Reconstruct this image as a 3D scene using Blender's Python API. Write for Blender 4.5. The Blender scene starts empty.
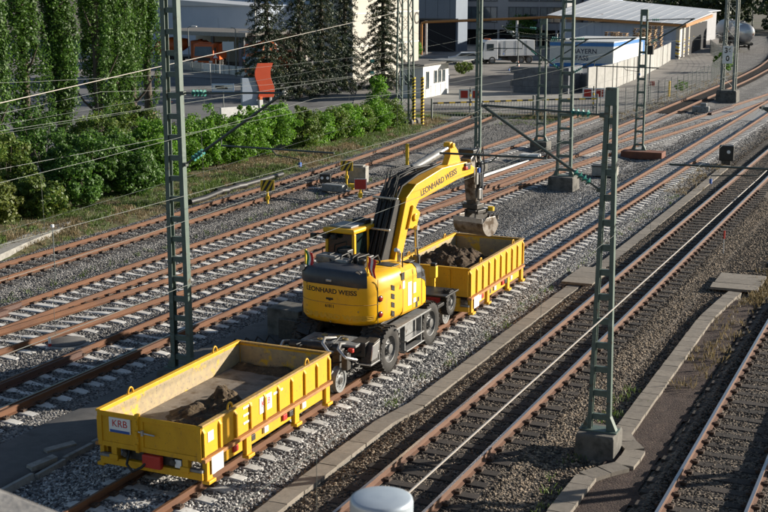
import bpy, bmesh, math, random
from mathutils import Vector, Matrix, noise as mnoise
R = math.radians
random.seed(7)
sc = bpy.context.scene
col = sc.collection

# ---------------------------------------------------------------- camera
CAM_F = 1255.0                                  # focal length in photo pixels (768 wide)
CAM_H = 9.5                                     # metres above the rail heads
PITCH = math.atan(270.0 / CAM_F)
YAW = math.atan(579.0 / (CAM_F / math.cos(PITCH)))
C0 = Vector((0, 0, CAM_H))
FW = Vector((-math.sin(YAW) * math.cos(PITCH), math.cos(YAW) * math.cos(PITCH), -math.sin(PITCH)))
RT = Vector((math.cos(YAW), math.sin(YAW), 0))
UP = RT.cross(FW)
cam = bpy.data.cameras.new('camera')
cam.sensor_width = 36; cam.lens = CAM_F / 768 * 36; cam.clip_end = 3000; cam.clip_start = 0.1
cam.dof.use_dof = True; cam.dof.focus_distance = 34; cam.dof.aperture_fstop = 6.3
co = bpy.data.objects.new('camera', cam); col.objects.link(co)
co.matrix_world = Matrix((RT, UP, -FW)).transposed().to_4x4(); co.location = C0
sc.camera = co

# ---------------------------------------------------------------- light
SUN_AZ, SUN_EL = 50.0, 16.5                     # azimuth clockwise from the track direction (+Y)
w = bpy.data.worlds.new('World'); sc.world = w; w.use_nodes = True
nt = w.node_tree; bg = nt.nodes['Background']
sky = nt.nodes.new('ShaderNodeTexSky'); sky.sky_type = 'NISHITA'; sky.sun_disc = False
sky.sun_elevation = R(SUN_EL); sky.sun_rotation = R(SUN_AZ)
sky.air_density = 1.0; sky.dust_density = 0.6; sky.ozone_density = 1.6
nt.links.new(sky.outputs[0], bg.inputs[0]); bg.inputs[1].default_value = 0.055
sl = bpy.data.lights.new('sun', 'SUN'); sl.energy = 5.0; sl.angle = R(0.5); sl.color = (1.0, 0.92, 0.79)
so = bpy.data.objects.new('sun', sl); col.objects.link(so)
SD = Vector((math.sin(R(SUN_AZ)) * math.cos(R(SUN_EL)), math.cos(R(SUN_AZ)) * math.cos(R(SUN_EL)), math.sin(R(SUN_EL))))
so.rotation_euler = SD.to_track_quat('Z', 'Y').to_euler(); so.location = (30, 30, 60)
sc.view_settings.view_transform = 'Standard'; sc.view_settings.look = 'None'
sc.view_settings.exposure = 0.9; sc.view_settings.gamma = 1.0

# ---------------------------------------------------------------- photo pixel -> place
def ray(x, y): return FW + RT * ((x - 384) / CAM_F) - UP * ((y - 256) / CAM_F)
def gz(x, y, z=0.0):                            # where the line of sight meets a level plane
    d = ray(x, y); return C0 + d * ((z - CAM_H) / d.z)
def gx(x, y, X):                                # ... or the vertical plane x = X
    d = ray(x, y); return C0 + d * (X / d.x)
def gy(x, y, Y):                                # ... or the vertical plane y = Y
    d = ray(x, y); return C0 + d * (Y / d.y)
def pix(P):
    d = Vector(P) - C0; zc = d.dot(FW); return 384 + CAM_F * d.dot(RT) / zc, 256 - CAM_F * d.dot(UP) / zc, zc

# ---------------------------------------------------------------- materials
MATS = {}
def pm(name, c1, c2=None, scale=6.0, rough=0.7, metal=0.0, bump=0.0, bscale=40.0, c3=None, s3=1.5, t3=(0.5, 0.65),
       rnd=0.0, world=False, rough2=None, detail=6, stretch=None, spec=0.5, c4=None, s4=20., t4=(.6, .7)):
    if name in MATS: return MATS[name]
    m = bpy.data.materials.new(name); m.use_nodes = True; MATS[name] = m
    t = m.node_tree; N = t.nodes; L = t.links; b = N['Principled BSDF']
    b.inputs['Roughness'].default_value = rough; b.inputs['Metallic'].default_value = metal
    b.inputs['Specular IOR Level'].default_value = spec
    if world:
        g = N.new('ShaderNodeNewGeometry'); vec = g.outputs['Position']
    else:
        g = N.new('ShaderNodeTexCoord'); vec = g.outputs['Object']
        if rnd:                                  # shift the pattern from copy to copy
            oi0 = N.new('ShaderNodeObjectInfo'); va = N.new('ShaderNodeVectorMath'); va.operation = 'ADD'
            ms = N.new('ShaderNodeMath'); ms.operation = 'MULTIPLY'; ms.inputs[1].default_value = 57
            L.new(oi0.outputs['Random'], ms.inputs[0]); L.new(vec, va.inputs[0]); L.new(ms.outputs[0], va.inputs[1]); vec = va.outputs[0]
    if stretch:
        mp = N.new('ShaderNodeMapping'); mp.inputs['Scale'].default_value = stretch; L.new(vec, mp.inputs[0]); vec = mp.outputs[0]
    def nz(s, d=detail):
        n = N.new('ShaderNodeTexNoise'); n.inputs['Scale'].default_value = s; n.inputs['Detail'].default_value = d
        n.inputs['Roughness'].default_value = 0.62; L.new(vec, n.inputs['Vector']); return n
    def ramp(fac, a, bb):
        r = N.new('ShaderNodeMapRange'); r.inputs[1].default_value = a; r.inputs[2].default_value = bb; L.new(fac, r.inputs[0]); return r.outputs[0]
    def mix(fac, A, B, mode='MIX'):
        x = N.new('ShaderNodeMix'); x.data_type = 'RGBA'; x.blend_type = mode
        if isinstance(fac, float): x.inputs[0].default_value = fac
        else: L.new(fac, x.inputs[0])
        for s, v in ((6, A), (7, B)):
            if isinstance(v, tuple): x.inputs[s].default_value = (*v, 1)
            else: L.new(v, x.inputs[s])
        return x.outputs[2]
    cur = c1
    if c2:
        n1 = nz(scale); f = ramp(n1.outputs['Fac'], .34, .66); cur = mix(f, c1, c2)
        if rough2 is not None:
            rr = N.new('ShaderNodeMapRange'); rr.inputs[3].default_value = rough; rr.inputs[4].default_value = rough2
            L.new(f, rr.inputs[0]); L.new(rr.outputs[0], b.inputs['Roughness'])
    if c3: cur = mix(ramp(nz(s3).outputs['Fac'], *t3), cur, c3)
    if c4: cur = mix(ramp(nz(s4, 3).outputs['Fac'], *t4), cur, c4)
    if rnd:
        oi = N.new('ShaderNodeObjectInfo'); mr = N.new('ShaderNodeMapRange')
        mr.inputs[3].default_value = 1 - rnd; mr.inputs[4].default_value = 1 + rnd; L.new(oi.outputs['Random'], mr.inputs[0])
        cb = N.new('ShaderNodeCombineColor')
        for i in range(3): L.new(mr.outputs[0], cb.inputs[i])
        cur = mix(1.0, cur, cb.outputs[0], 'MULTIPLY')
    if isinstance(cur, tuple): b.inputs['Base Color'].default_value = (*cur, 1)
    else: L.new(cur, b.inputs['Base Color'])
    if bump:
        bn = N.new('ShaderNodeBump'); bn.inputs['Strength'].default_value = bump; bn.inputs['Distance'].default_value = 0.02
        L.new(nz(bscale, 4).outputs['Fac'], bn.inputs['Height']); L.new(bn.outputs[0], b.inputs['Normal'])
    return m

def leafmat(name, ca, cb, trans=0.35, rough=0.55):
    m = bpy.data.materials.new(name); m.use_nodes = True; MATS[name] = m
    t = m.node_tree; N = t.nodes; L = t.links; b = N['Principled BSDF']
    g = N.new('ShaderNodeNewGeometry')
    r = N.new('ShaderNodeMix'); r.data_type = 'RGBA'; r.inputs[6].default_value = (*ca, 1); r.inputs[7].default_value = (*cb, 1)
    L.new(g.outputs['Random Per Island'], r.inputs[0])
    n = N.new('ShaderNodeTexNoise'); n.inputs['Scale'].default_value = .5; L.new(g.outputs['Position'], n.inputs['Vector'])
    mr = N.new('ShaderNodeMapRange'); mr.inputs[1].default_value = .3; mr.inputs[2].default_value = .7; mr.inputs[3].default_value = .7; mr.inputs[4].default_value = 1.25
    L.new(n.outputs['Fac'], mr.inputs[0])
    cc = N.new('ShaderNodeCombineColor')
    for i in range(3): L.new(mr.outputs[0], cc.inputs[i])
    mu = N.new('ShaderNodeMix'); mu.data_type = 'RGBA'; mu.blend_type = 'MULTIPLY'; mu.inputs[0].default_value = 1
    L.new(r.outputs[2], mu.inputs[6]); L.new(cc.outputs[0], mu.inputs[7])
    L.new(mu.outputs[2], b.inputs['Base Color']); b.inputs['Roughness'].default_value = rough
    tr = N.new('ShaderNodeBsdfTranslucent'); L.new(mu.outputs[2], tr.inputs[0])
    ms = N.new('ShaderNodeMixShader'); ms.inputs[0].default_value = trans
    L.new(b.outputs[0], ms.inputs[1]); L.new(tr.outputs[0], ms.inputs[2])
    L.new(ms.outputs[0], N['Material Output'].inputs[0])
    return m

def ballastmat(name, zones, cell=17.0, bump=1.0):
    """Crushed stone: cells of random tone over a ground tone that changes from zone to zone (list of (x_from, dark, light))."""
    m = bpy.data.materials.new(name); m.use_nodes = True; MATS[name] = m
    t = m.node_tree; N = t.nodes; L = t.links; b = N['Principled BSDF']; b.inputs['Roughness'].default_value = .9
    g = N.new('ShaderNodeNewGeometry'); P = g.outputs['Position']
    v = N.new('ShaderNodeTexVoronoi'); v.inputs['Scale'].default_value = cell; L.new(P, v.inputs['Vector'])
    hsv = N.new('ShaderNodeSeparateColor'); L.new(v.outputs['Color'], hsv.inputs[0])
    sx = N.new('ShaderNodeSeparateXYZ'); L.new(P, sx.inputs[0])
    n = N.new('ShaderNodeTexNoise'); n.inputs['Scale'].default_value = .9; n.inputs['Detail'].default_value = 5; L.new(P, n.inputs['Vector'])
    wob = N.new('ShaderNodeMath'); wob.operation = 'MULTIPLY_ADD'; wob.inputs[1].default_value = 1.6; L.new(n.outputs['Fac'], wob.inputs[0]); L.new(sx.outputs[0], wob.inputs[2])
    def mx(f, A, B):
        x = N.new('ShaderNodeMix'); x.data_type = 'RGBA'
        L.new(f, x.inputs[0]) if not isinstance(f, float) else setattr(x.inputs[0], 'default_value', f)
        for s, q in ((6, A), (7, B)):
            if isinstance(q, tuple): x.inputs[s].default_value = (*q, 1)
            else: L.new(q, x.inputs[s])
        return x.outputs[2]
    cur = None
    for x0, d, l in zones:
        c = mx(hsv.outputs[0], d, l)
        if cur is None: cur = c
        else:
            mr = N.new('ShaderNodeMapRange'); mr.inputs[1].default_value = x0 + .5; mr.inputs[2].default_value = x0 + 1.1
            L.new(wob.outputs[0], mr.inputs[0]); cur = mx(mr.outputs[0], cur, c)
    mr = N.new('ShaderNodeMapRange'); mr.inputs[1].default_value = .3; mr.inputs[2].default_value = .7; mr.inputs[3].default_value = .65; mr.inputs[4].default_value = 1.2
    L.new(n.outputs['Fac'], mr.inputs[0])
    sc_ = N.new('ShaderNodeVectorMath'); sc_.operation = 'SCALE'; L.new(cur, sc_.inputs[0]); L.new(mr.outputs[0], sc_.inputs['Scale'])
    L.new(sc_.outputs[0], b.inputs['Base Color'])
    bn = N.new('ShaderNodeBump'); bn.invert = True; bn.inputs['Strength'].default_value = bump; bn.inputs['Distance'].default_value = .05
    L.new(v.outputs['Distance'], bn.inputs['Height']); L.new(bn.outputs[0], b.inputs['Normal'])
    return m

# ---------------------------------------------------------------- mesh builder
class MB:
    def __init__(s): s.v = []; s.f = []; s.m = []; s.cur = 0
    def add(s, vs, fs, xf=None):
        o = len(s.v)
        s.v += [tuple(xf @ Vector(p)) for p in vs] if xf else [tuple(p) for p in vs]
        s.f += [tuple(i + o for i in f) for f in fs]; s.m += [s.cur] * len(fs); return s
    def box(s, c, d, xf=None, rz=0, rx=0, ry=0):
        x, y, z = (k / 2 for k in d)
        vs = [Vector((a, b, e)) for e in (-z, z) for b in (-y, y) for a in (-x, x)]
        M = Matrix.Translation(c) @ Matrix.Rotation(rz, 4, 'Z') @ Matrix.Rotation(ry, 4, 'Y') @ Matrix.Rotation(rx, 4, 'X')
        if xf: M = xf @ M
        return s.add(vs, [(0, 2, 3, 1), (4, 5, 7, 6), (0, 1, 5, 4), (2, 6, 7, 3), (0, 4, 6, 2), (1, 3, 7, 5)], M)
    def bar(s, a, b, wd, ht, up=(0, 0, 1)):       # rectangular bar from a to b
        a, b = Vector(a), Vector(b); d = (b - a); l = d.length; d.normalize()
        u = Vector(up); sd = d.cross(u)
        if sd.length < 1e-4: sd = d.cross(Vector((1, 0, 0)))
        sd.normalize(); u = sd.cross(d)
        M = Matrix((sd, d, u)).transposed().to_4x4(); M.translation = (a + b) / 2
        return s.box((0, 0, 0), (wd, l, ht), M)
    def tube(s, pts, r, n=8, cap=True, closed=False):
        pts = [Vector(p) for p in pts]; k = len(pts); vs = []; fs = []
        rr = r if isinstance(r, (list, tuple)) else [r] * k
        pu = None
        for i, p in enumerate(pts):
            if closed: d = pts[(i + 1) % k] - pts[i - 1]
            else: d = pts[min(i + 1, k - 1)] - pts[max(i - 1, 0)]
            d.normalize()
            if pu is None:
                pu = d.orthogonal().normalized()
            pu = (pu - d * pu.dot(d)).normalized(); q = d.cross(pu)
            for j in range(n):
                a = 2 * math.pi * j / n; vs.append(p + (pu * math.cos(a) + q * math.sin(a)) * rr[i])
        for i in range(k if closed else k - 1):
            for j in range(n):
                a = i * n + j; b2 = i * n + (j + 1) % n; c = ((i + 1) % k) * n + (j + 1) % n; d2 = ((i + 1) % k) * n + j
                fs.append((a, b2, c, d2))
        if cap and not closed: fs += [tuple(range(n - 1, -1, -1)), tuple((k - 1) * n + j for j in range(n))]
        return s.add(vs, fs)
    def cyl(s, a, b, r, r2=None, n=16): return s.tube([a, b], [r, r if r2 is None else r2], n)
    def lathe(s, prof, n=24, xf=None, a0=0, a1=2 * math.pi):    # profile of (radius, height) round local z
        vs = []; fs = []; full = abs(a1 - a0 - 2 * math.pi) < 1e-6; m = n if full else n + 1; k = len(prof)
        for j in range(m):
            a = a0 + (a1 - a0) * j / n
            for r, z in prof: vs.append((r * math.cos(a), r * math.sin(a), z))
        for j in range(n):
            for i in range(k - 1):
                a, b = j * k + i, ((j + 1) % m) * k + i; fs.append((a, b, b + 1, a + 1))
        return s.add([Vector(q) for q in vs], fs, xf)
    def prism(s, poly, d0, d1, axis='x', xf=None):   # polygon (u,v) pushed along an axis from d0 to d1
        f = {'x': lambda u, v, d: (d, u, v), 'y': lambda u, v, d: (u, d, v), 'z': lambda u, v, d: (u, v, d)}[axis]
        n = len(poly); vs = [Vector(f(u, v, d0)) for u, v in poly] + [Vector(f(u, v, d1)) for u, v in poly]
        fs = [tuple(range(n)), tuple(range(2 * n - 1, n - 1, -1))] + [(i, i + n, (i + 1) % n + n, (i + 1) % n) for i in range(n)]
        return s.add(vs, fs, xf)
    def loft(s, rings, cap=True):
        n = len(rings[0]); vs = [Vector(p) for r in rings for p in r]; fs = []
        for i in range(len(rings) - 1):
            for j in range(n):
                fs.append((i * n + j, i * n + (j + 1) % n, (i + 1) * n + (j + 1) % n, (i + 1) * n + j))
        if cap: fs += [tuple(range(n - 1, -1, -1)), tuple((len(rings) - 1) * n + j for j in range(n))]
        return s.add(vs, fs)
    def mesh(s, name, mats, smooth=None):
        me = bpy.data.meshes.new(name); me.from_pydata(s.v, [], s.f)
        for m in (mats if isinstance(mats, (list, tuple)) else [mats]): me.materials.append(m)
        if max(s.m, default=0): me.polygons.foreach_set('material_index', s.m)
        bm = bmesh.new(); bm.from_mesh(me); bmesh.ops.recalc_face_normals(bm, faces=bm.faces); bm.to_mesh(me); bm.free()
        me.update()
        if smooth is not None:
            me.shade_smooth(); me.set_sharp_from_angle(angle=R(smooth))
        return me
    def build(s, name, mats, parent=None, smooth=None, bev=0, seg=2, loc=None, rz=0):
        o = bpy.data.objects.new(name, s.mesh(name, mats, smooth)); col.objects.link(o)
        if parent: o.parent = parent
        if loc: o.location = loc
        if rz: o.rotation_euler.z = rz
        if bev:
            b = o.modifiers.new('bevel', 'BEVEL'); b.width = bev; b.segments = seg; b.limit_method = 'ANGLE'; b.angle_limit = R(35)
            b.harden_normals = False
        return o

def tag(o, label=None, cat=None, group=None, kind=None):
    if label: o['label'] = label
    if cat: o['category'] = cat
    if group: o['group'] = group
    if kind: o['kind'] = kind
    return o
def thing(name, label, cat, loc=(0, 0, 0), rz=0, group=None, parent=None):
    o = bpy.data.objects.new(name, None); o.empty_display_size = .3; col.objects.link(o)
    o.location = loc; o.rotation_euler.z = rz
    return tag(o, label, cat, group)
def dup(o, parent=None):
    c = o.copy(); col.objects.link(c); c.parent = parent
    for ch in o.children: dup(ch, c)
    return c
def inst(name, me, parent, loc, rz=0, kind=None):
    o = bpy.data.objects.new(name, me); col.objects.link(o); o.parent = parent; o.location = loc; o.rotation_euler.z = rz
    if kind: o['kind'] = kind
    return o
def text(name, s, size, mat, parent, M, depth=.002, bold=0.0, sx=1.0):
    cu = bpy.data.curves.new(name, 'FONT'); cu.body = s; cu.size = size; cu.extrude = depth; cu.align_x = 'CENTER'; cu.align_y = 'CENTER'; cu.offset = bold
    t = bpy.data.objects.new(name, cu); col.objects.link(t)
    dg = bpy.context.evaluated_depsgraph_get(); me = bpy.data.meshes.new_from_object(t.evaluated_get(dg))
    bpy.data.objects.remove(t); bpy.data.curves.remove(cu)
    me.materials.clear(); me.materials.append(mat); me.transform(Matrix.Diagonal((sx, 1, 1, 1)))
    o = bpy.data.objects.new(name, me); col.objects.link(o); o.parent = parent; o.matrix_local = M
    return o
def face(p, n, up=(0, 0, 1)):                    # frame lying on a surface at p with normal n, local y = up
    n = Vector(n).normalized(); u = Vector(up); r = u.cross(n).normalized(); u = n.cross(r)
    M = Matrix((r, u, n)).transposed().to_4x4(); M.translation = Vector(p); return M
def fbm(x, y, z=0, o=4, s=1.0):
    v = 0; a = 1
    for i in range(o): v += a * mnoise.noise((x * s, y * s, z * s + i * 7.3)); a *= .5; s *= 2
    return v
# ---------------------------------------------------------------- materials used
M_yel = pm('yellow_paint', (.72, .385, .006), (.60, .31, .008), 2.2, .5, rough2=.62, bump=.06, bscale=14, c3=(.25, .14, .04), s3=6, t3=(.60, .74), c4=(.14, .07, .035), s4=34, t4=(.66, .70), stretch=(1, 1, .45))
M_yelx = pm('excavator_yellow', (.80, .425, .004), (.70, .36, .006), 1.6, .34, rough2=.52, bump=.03, bscale=7, c3=(.42, .25, .06), s3=4, t3=(.58, .8), c4=(.2, .12, .05), s4=26, t4=(.68, .74), stretch=(1, 1, .6))
M_yelin = pm('worn_tub_paint', (.42, .32, .17), (.3, .24, .16), 7, .75, bump=.15, bscale=30, c3=(.62, .4, .04), s3=2.2, t3=(.55, .62), c4=(.12, .1, .08), s4=14, t4=(.62, .72))
M_yeldk = pm('scratched_yellow_edge', (.5, .3, .05), (.25, .15, .07), 15, .6)
M_floor = pm('tub_floor', (.24, .205, .17), (.15, .125, .1), 3, .7, bump=.2, bscale=25, c3=(.10, .07, .045), s3=2.4, t3=(.52, .64), c4=(.3, .26, .22), s4=9, t4=(.62, .7))
M_black = pm('black_plastic', (.012, .012, .013), (.03, .028, .026), 12, .5)
M_dgrey = pm('charcoal_cover', (.035, .042, .055), (.05, .055, .065), 8, .45, bump=.05)
M_steel = pm('grey_painted_steel', (.26, .27, .27), (.17, .165, .16), 9, .45, c3=(.07, .055, .045), s3=5, t3=(.58, .7))
M_silver = pm('bright_steel', (.55, .55, .55), (.42, .42, .42), 12, .3, metal=.7)
M_dirtysteel = pm('worn_bucket_steel', (.33, .31, .29), (.2, .17, .145), 6, .42, metal=.6, bump=.1, c3=(.09, .065, .045), s3=3, t3=(.52, .64))
M_mach = pm('oily_machinery', (.035, .034, .033), (.08, .072, .064), 9, .5, metal=.3, c3=(.14, .11, .08), s3=6, t3=(.6, .7))
M_rub = pm('dusty_rubber', (.018, .017, .016), (.036, .033, .03), 5, .85, bump=.2, bscale=60, c3=(.07, .062, .054), s3=3, t3=(.54, .72))
M_rimg = pm('dusty_rim', (.15, .15, .15), (.1, .098, .095), 8, .5, c3=(.05, .042, .036), s3=7, t3=(.56, .68))
M_hose = pm('hose_rubber', (.012, .012, .012), (.022, .021, .02), 5, .6)
M_red = pm('red_lens', (.25, .012, .01), None, rough=.2)
M_redp = pm('red_paint', (.5, .03, .02), (.4, .03, .02), 4, .5)
M_white = pm('white_paint', (.64, .64, .625), (.55, .55, .535), 5, .5, c3=(.45, .43, .4), s3=4, t3=(.62, .75))
M_whitep = pm('white_plate', (.8, .8, .79), None, rough=.5)
M_ink = pm('black_lettering', (.02, .018, .012), None, rough=.55)
M_inkr = pm('red_lettering', (.55, .03, .03), None, rough=.5)
M_glass = pm('dark_glass', (.012, .022, .022), None, rough=.06, spec=.8)
M_soil = pm('dark_soil', (.075, .046, .024), (.032, .02, .011), 5, .95, bump=.8, bscale=18, c3=(.13, .09, .055), s3=9, t3=(.56, .66), c4=(.16, .13, .1), s4=40, t4=(.66, .7))
M_soil2 = pm('brown_earth', (.11, .075, .04), (.04, .027, .017), 6, .95, bump=.8, bscale=20, c3=(.2, .14, .07), s3=11, t3=(.58, .66))
M_rail = pm('rusty_rail', (.145, .06, .024), (.092, .038, .018), 5, .78, bump=.1, bscale=50, c3=(.10, .055, .035), s3=2.0, t3=(.58, .68), stretch=(1, .25, 1), world=True)
M_rail2 = pm('brown_rail', (.145, .07, .04), (.098, .047, .028), 6, .7, bump=.1, bscale=50, c3=(.09, .055, .04), s3=2.0, t3=(.6, .7), stretch=(1, .25, 1), world=True)
M_railtop = pm('dull_rail_head', (.175, .088, .045), (.12, .06, .034), 5, .5, metal=.2, stretch=(1, .15, 1), world=True)
M_railshine = pm('polished_rail_head', (.42, .42, .44), (.34, .33, .33), 8, .28, metal=.85, stretch=(1, .1, 1), world=True)
M_conc = pm('sleeper_concrete', (.60, .585, .56), (.48, .465, .44), 9, .85, bump=.2, bscale=60, rnd=.14, c3=(.26, .22, .18), s3=5, t3=(.6, .72))
M_conc2 = pm('concrete', (.33, .315, .285), (.23, .22, .2), 5, .88, bump=.25, bscale=40, c3=(.12, .11, .095), s3=2, t3=(.55, .7), rnd=.08)
M_fnd = pm('shaded_old_concrete', (.15, .14, .125), (.095, .09, .08), 4, .9, bump=.3, bscale=30, c3=(.05, .048, .042), s3=2.5, t3=(.5, .65))  # old dark concrete, darkened further to hold the shade on its front
M_lid = pm('trough_lid_concrete', (.235, .205, .17), (.175, .152, .126), 7, .9, bump=.25, bscale=50, rnd=.14, c3=(.09, .08, .066), s3=6, t3=(.6, .72))
M_wood = pm('tarred_sleeper_wood', (.026, .02, .017), (.05, .04, .033), 5, .85, bump=.4, bscale=25, rnd=.3, stretch=(1, 9, 4))
M_fast = pm('rusty_fastening', (.05, .034, .025), (.085, .05, .032), 20, .8)
M_mast = pm('mast_green_paint', (.105, .145, .125), (.08, .112, .096), 3, .5, c3=(.075, .05, .03), s3=5, t3=(.6, .7), c4=(.16, .2, .18), s4=3, t4=(.58, .7))
M_mastgrey = pm('mast_galvanised', (.22, .24, .22), (.16, .18, .165), 4, .5, c3=(.09, .085, .07), s3=8, t3=(.62, .74))
M_ins = pm('green_glass_insulator', (.03, .16, .13), (.05, .22, .19), 9, .12, spec=.8)
M_wire = pm('grey_wire', (.10, .11, .105), None, rough=.45, metal=.5)
M_wireb = pm('bright_contact_wire', (.55, .5, .45), None, rough=.35, metal=.5)
M_tubeg = pm('cantilever_tube', (.05, .065, .058), (.07, .085, .075), 5, .5)
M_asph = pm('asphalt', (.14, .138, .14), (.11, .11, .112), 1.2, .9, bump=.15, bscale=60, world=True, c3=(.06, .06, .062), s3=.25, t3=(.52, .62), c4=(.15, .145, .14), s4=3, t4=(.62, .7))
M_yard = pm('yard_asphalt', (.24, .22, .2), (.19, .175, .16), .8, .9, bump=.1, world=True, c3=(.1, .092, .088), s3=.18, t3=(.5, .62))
M_path = pm('old_path_asphalt', (.13, .122, .115), (.095, .09, .085), 2.5, .92, bump=.25, bscale=45, world=True, c3=(.06, .055, .05), s3=.8, t3=(.55, .68))
M_ground = pm('ground_dirt', (.13, .11, .085), (.085, .075, .058), .6, .95, bump=.3, bscale=8, world=True, c3=(.07, .085, .035), s3=.12, t3=(.5, .6))
M_verge = pm('dry_verge', (.13, .10, .055), (.08, .085, .03), 1.5, .95, bump=.6, bscale=20, world=True, c3=(.06, .09, .02), s3=.7, t3=(.5, .6), c4=(.2, .15, .09), s4=4, t4=(.6, .7))
M_bark = pm('bark', (.1, .08, .06), (.05, .04, .032), 6, .9, bump=.6, bscale=12, stretch=(3, 3, .5))
M_hallbl = pm('blue_grey_cladding', (.36, .42, .52), (.32, .38, .48), .4, .55, world=True)
M_halldk = pm('slate_cladding', (.13, .165, .215), (.11, .14, .19), .4, .55, world=True)
M_hallgr = pm('grey_facade', (.30, .30, .315), (.26, .26, .275), .5, .6, world=True)
M_render = pm('pale_render', (.47, .44, .385), (.39, .365, .32), .5, .85, world=True, c3=(.42, .39, .34), s3=.3, t3=(.55, .7))
M_roof = pm('pale_roof_sheet', (.48, .50, .53), (.42, .44, .47), .3, .5, world=True)
M_roofdk = pm('dark_flat_roof', (.13, .12, .11), (.1, .095, .09), .5, .9, world=True)
M_orange = pm('orange_paint', (.62, .13, .02), (.5, .1, .02), 2, .45)
M_orsign = pm('orange_sign_face', (.62, .08, .025), (.56, .07, .02), 1, .5)
M_pipe = pm('orange_brown_pipe', (.42, .19, .05), (.35, .15, .04), 3, .5)
M_win = pm('window_glass', (.03, .045, .055), (.07, .09, .1), .7, .08, spec=.8)
M_inside = pm('dark_interior', (.015, .015, .018), None, rough=.9)
M_blue = pm('blue_paint', (.03, .19, .5), (.03, .17, .45), 2, .45)
M_fence = pm('fence_steel', (.2, .22, .21), (.16, .17, .165), 6, .5)
M_hazy = pm('hazard_yellow', (.7, .45, .02), None, rough=.5)
M_blockdk = pm('shaded_slate_block', (.15, .16, .18), (.10, .108, .122), 2, .9, bump=.2, rnd=.1)  # slate tone darkened, the wall front's shade is put into the colour
M_panel = pm('pale_precast_panel', (.36, .355, .34), (.28, .277, .262), 1.5, .85, rnd=.1, c3=(.27, .26, .24), s3=1.2, t3=(.55, .7))
M_pal = pm('pallet_wood', (.3, .19, .09), (.2, .12, .06), 4, .8, rnd=.25)
M_alu = pm('tank_aluminium', (.6, .61, .62), (.5, .5, .51), 1, .3, metal=.6)
M_carw = pm('white_car_paint', (.72, .73, .74), None, rough=.25)
M_signbl = pm('sign_blue', (.03, .1, .35), None, rough=.5)
M_ceramic = pm('pale_cap', (.46, .52, .58), (.40, .46, .53), 6, .38, metal=.3)
# ---------------------------------------------------------------- track centre lines  x = c(y)
def curve(pts):
    ys = [p[0] for p in pts]; xs = [p[1] for p in pts]; n = len(ys)
    dl = [(xs[i + 1] - xs[i]) / (ys[i + 1] - ys[i]) for i in range(n - 1)]
    m = [dl[0]] + [0 if dl[i - 1] * dl[i] <= 0 else 2 * dl[i - 1] * dl[i] / (dl[i - 1] + dl[i]) for i in range(1, n - 1)] + [dl[-1]]
    def f(y):
        if y <= ys[0]: return xs[0] + m[0] * (y - ys[0])
        if y >= ys[-1]: return xs[-1] + m[-1] * (y - ys[-1])
        i = max(k for k in range(n - 1) if ys[k] <= y); h = ys[i + 1] - ys[i]; t = (y - ys[i]) / h
        return ((1 + 2 * t) * (1 - t) ** 2 * xs[i] + t * (1 - t) ** 2 * h * m[i] + t * t * (3 - 2 * t) * xs[i + 1] + t * t * (t - 1) * h * m[i + 1])
    return f
XA, XT2, XT3 = -13.55, -9.0, -3.57
cA = lambda y: XA
cT2 = lambda y: XT2
cT3 = lambda y: XT3
cL1 = curve([(8, -29.15), (38, -29.15), (50, -29.28), (56, -29.45), (65, -29.9), (79, -31.05), (85, -31.65), (90, -32.2)])
cL2 = lambda y: -24.9
cL3 = curve([(5, -24.9), (12, -24.75), (18, -24.25), (25, -23.42), (33, -22.62), (41.6, -21.98), (50, -21.25), (60, -20.5), (70, -20.3), (130, -20.3), (153, -20.75), (169, -21.6), (200, -24.5), (260, -33)])
cL4 = curve([(5, -19.95), (45, -19.95), (55, -19.75), (62, -19.4), (68, -18.95), (79, -18.05), (88, -17.1), (104, -15.75), (118, -14.6), (132, -13.75), (145, -13.55)])
TRK = [(cA, 5, 240), (cT2, 5, 240), (cT3, 5, 240), (cL1, 5, 90), (cL2, 5, 93), (cL3, 5, 260), (cL4, 5, 145)]
TROUGH_R = [(10, -6.1), (23.6, -6.1), (24.3, -5.55), (25.3, -5.5), (26.1, -6.05), (37, -6.15), (39.4, -6.0), (41, -5.85)]
TROUGH_L = [(8, -11.15), (25.2, -11.2), (25.9, -11.0), (27, -11.0), (38, -10.95), (44, -10.85), (60, -10.95), (71, -11.1)]
def lin(pts, y):
    for (a, xa), (b, xb) in zip(pts, pts[1:]):
        if a <= y <= b: return xa + (xb - xa) * (y - a) / (b - a)
    return None
def ss_(a, b, x): t = min(1, max(0, (x - a) / (b - a))); return t * t * (3 - 2 * t)
def hgt(x, y):
    h = -.36
    for f, a, b in TRK:
        if a <= y <= b:
            d = abs(x - f(y)); k = -.198 + .04 * ss_(.8, 1.0, d) if f is cT3 else (-.206 if f in (cT2, cL1) else -.228); h = max(h, k - max(0, d - (1.12 if f is cT3 else 1.5)) * (.5 if f is cT3 else .3))
    if x > 0: h = max(h, -.36)
    return max(h, -.36) + .018 * fbm(x, y, 0, 3, 1.3)
def xborder(y):                                  # left edge of the stone bed
    return (cL1(y) - 1.9 - 0.25 * fbm(y, 3, 0, 2, .4)) if y < 92 else -23.4 - max(0, y - 150) * .09
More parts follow.
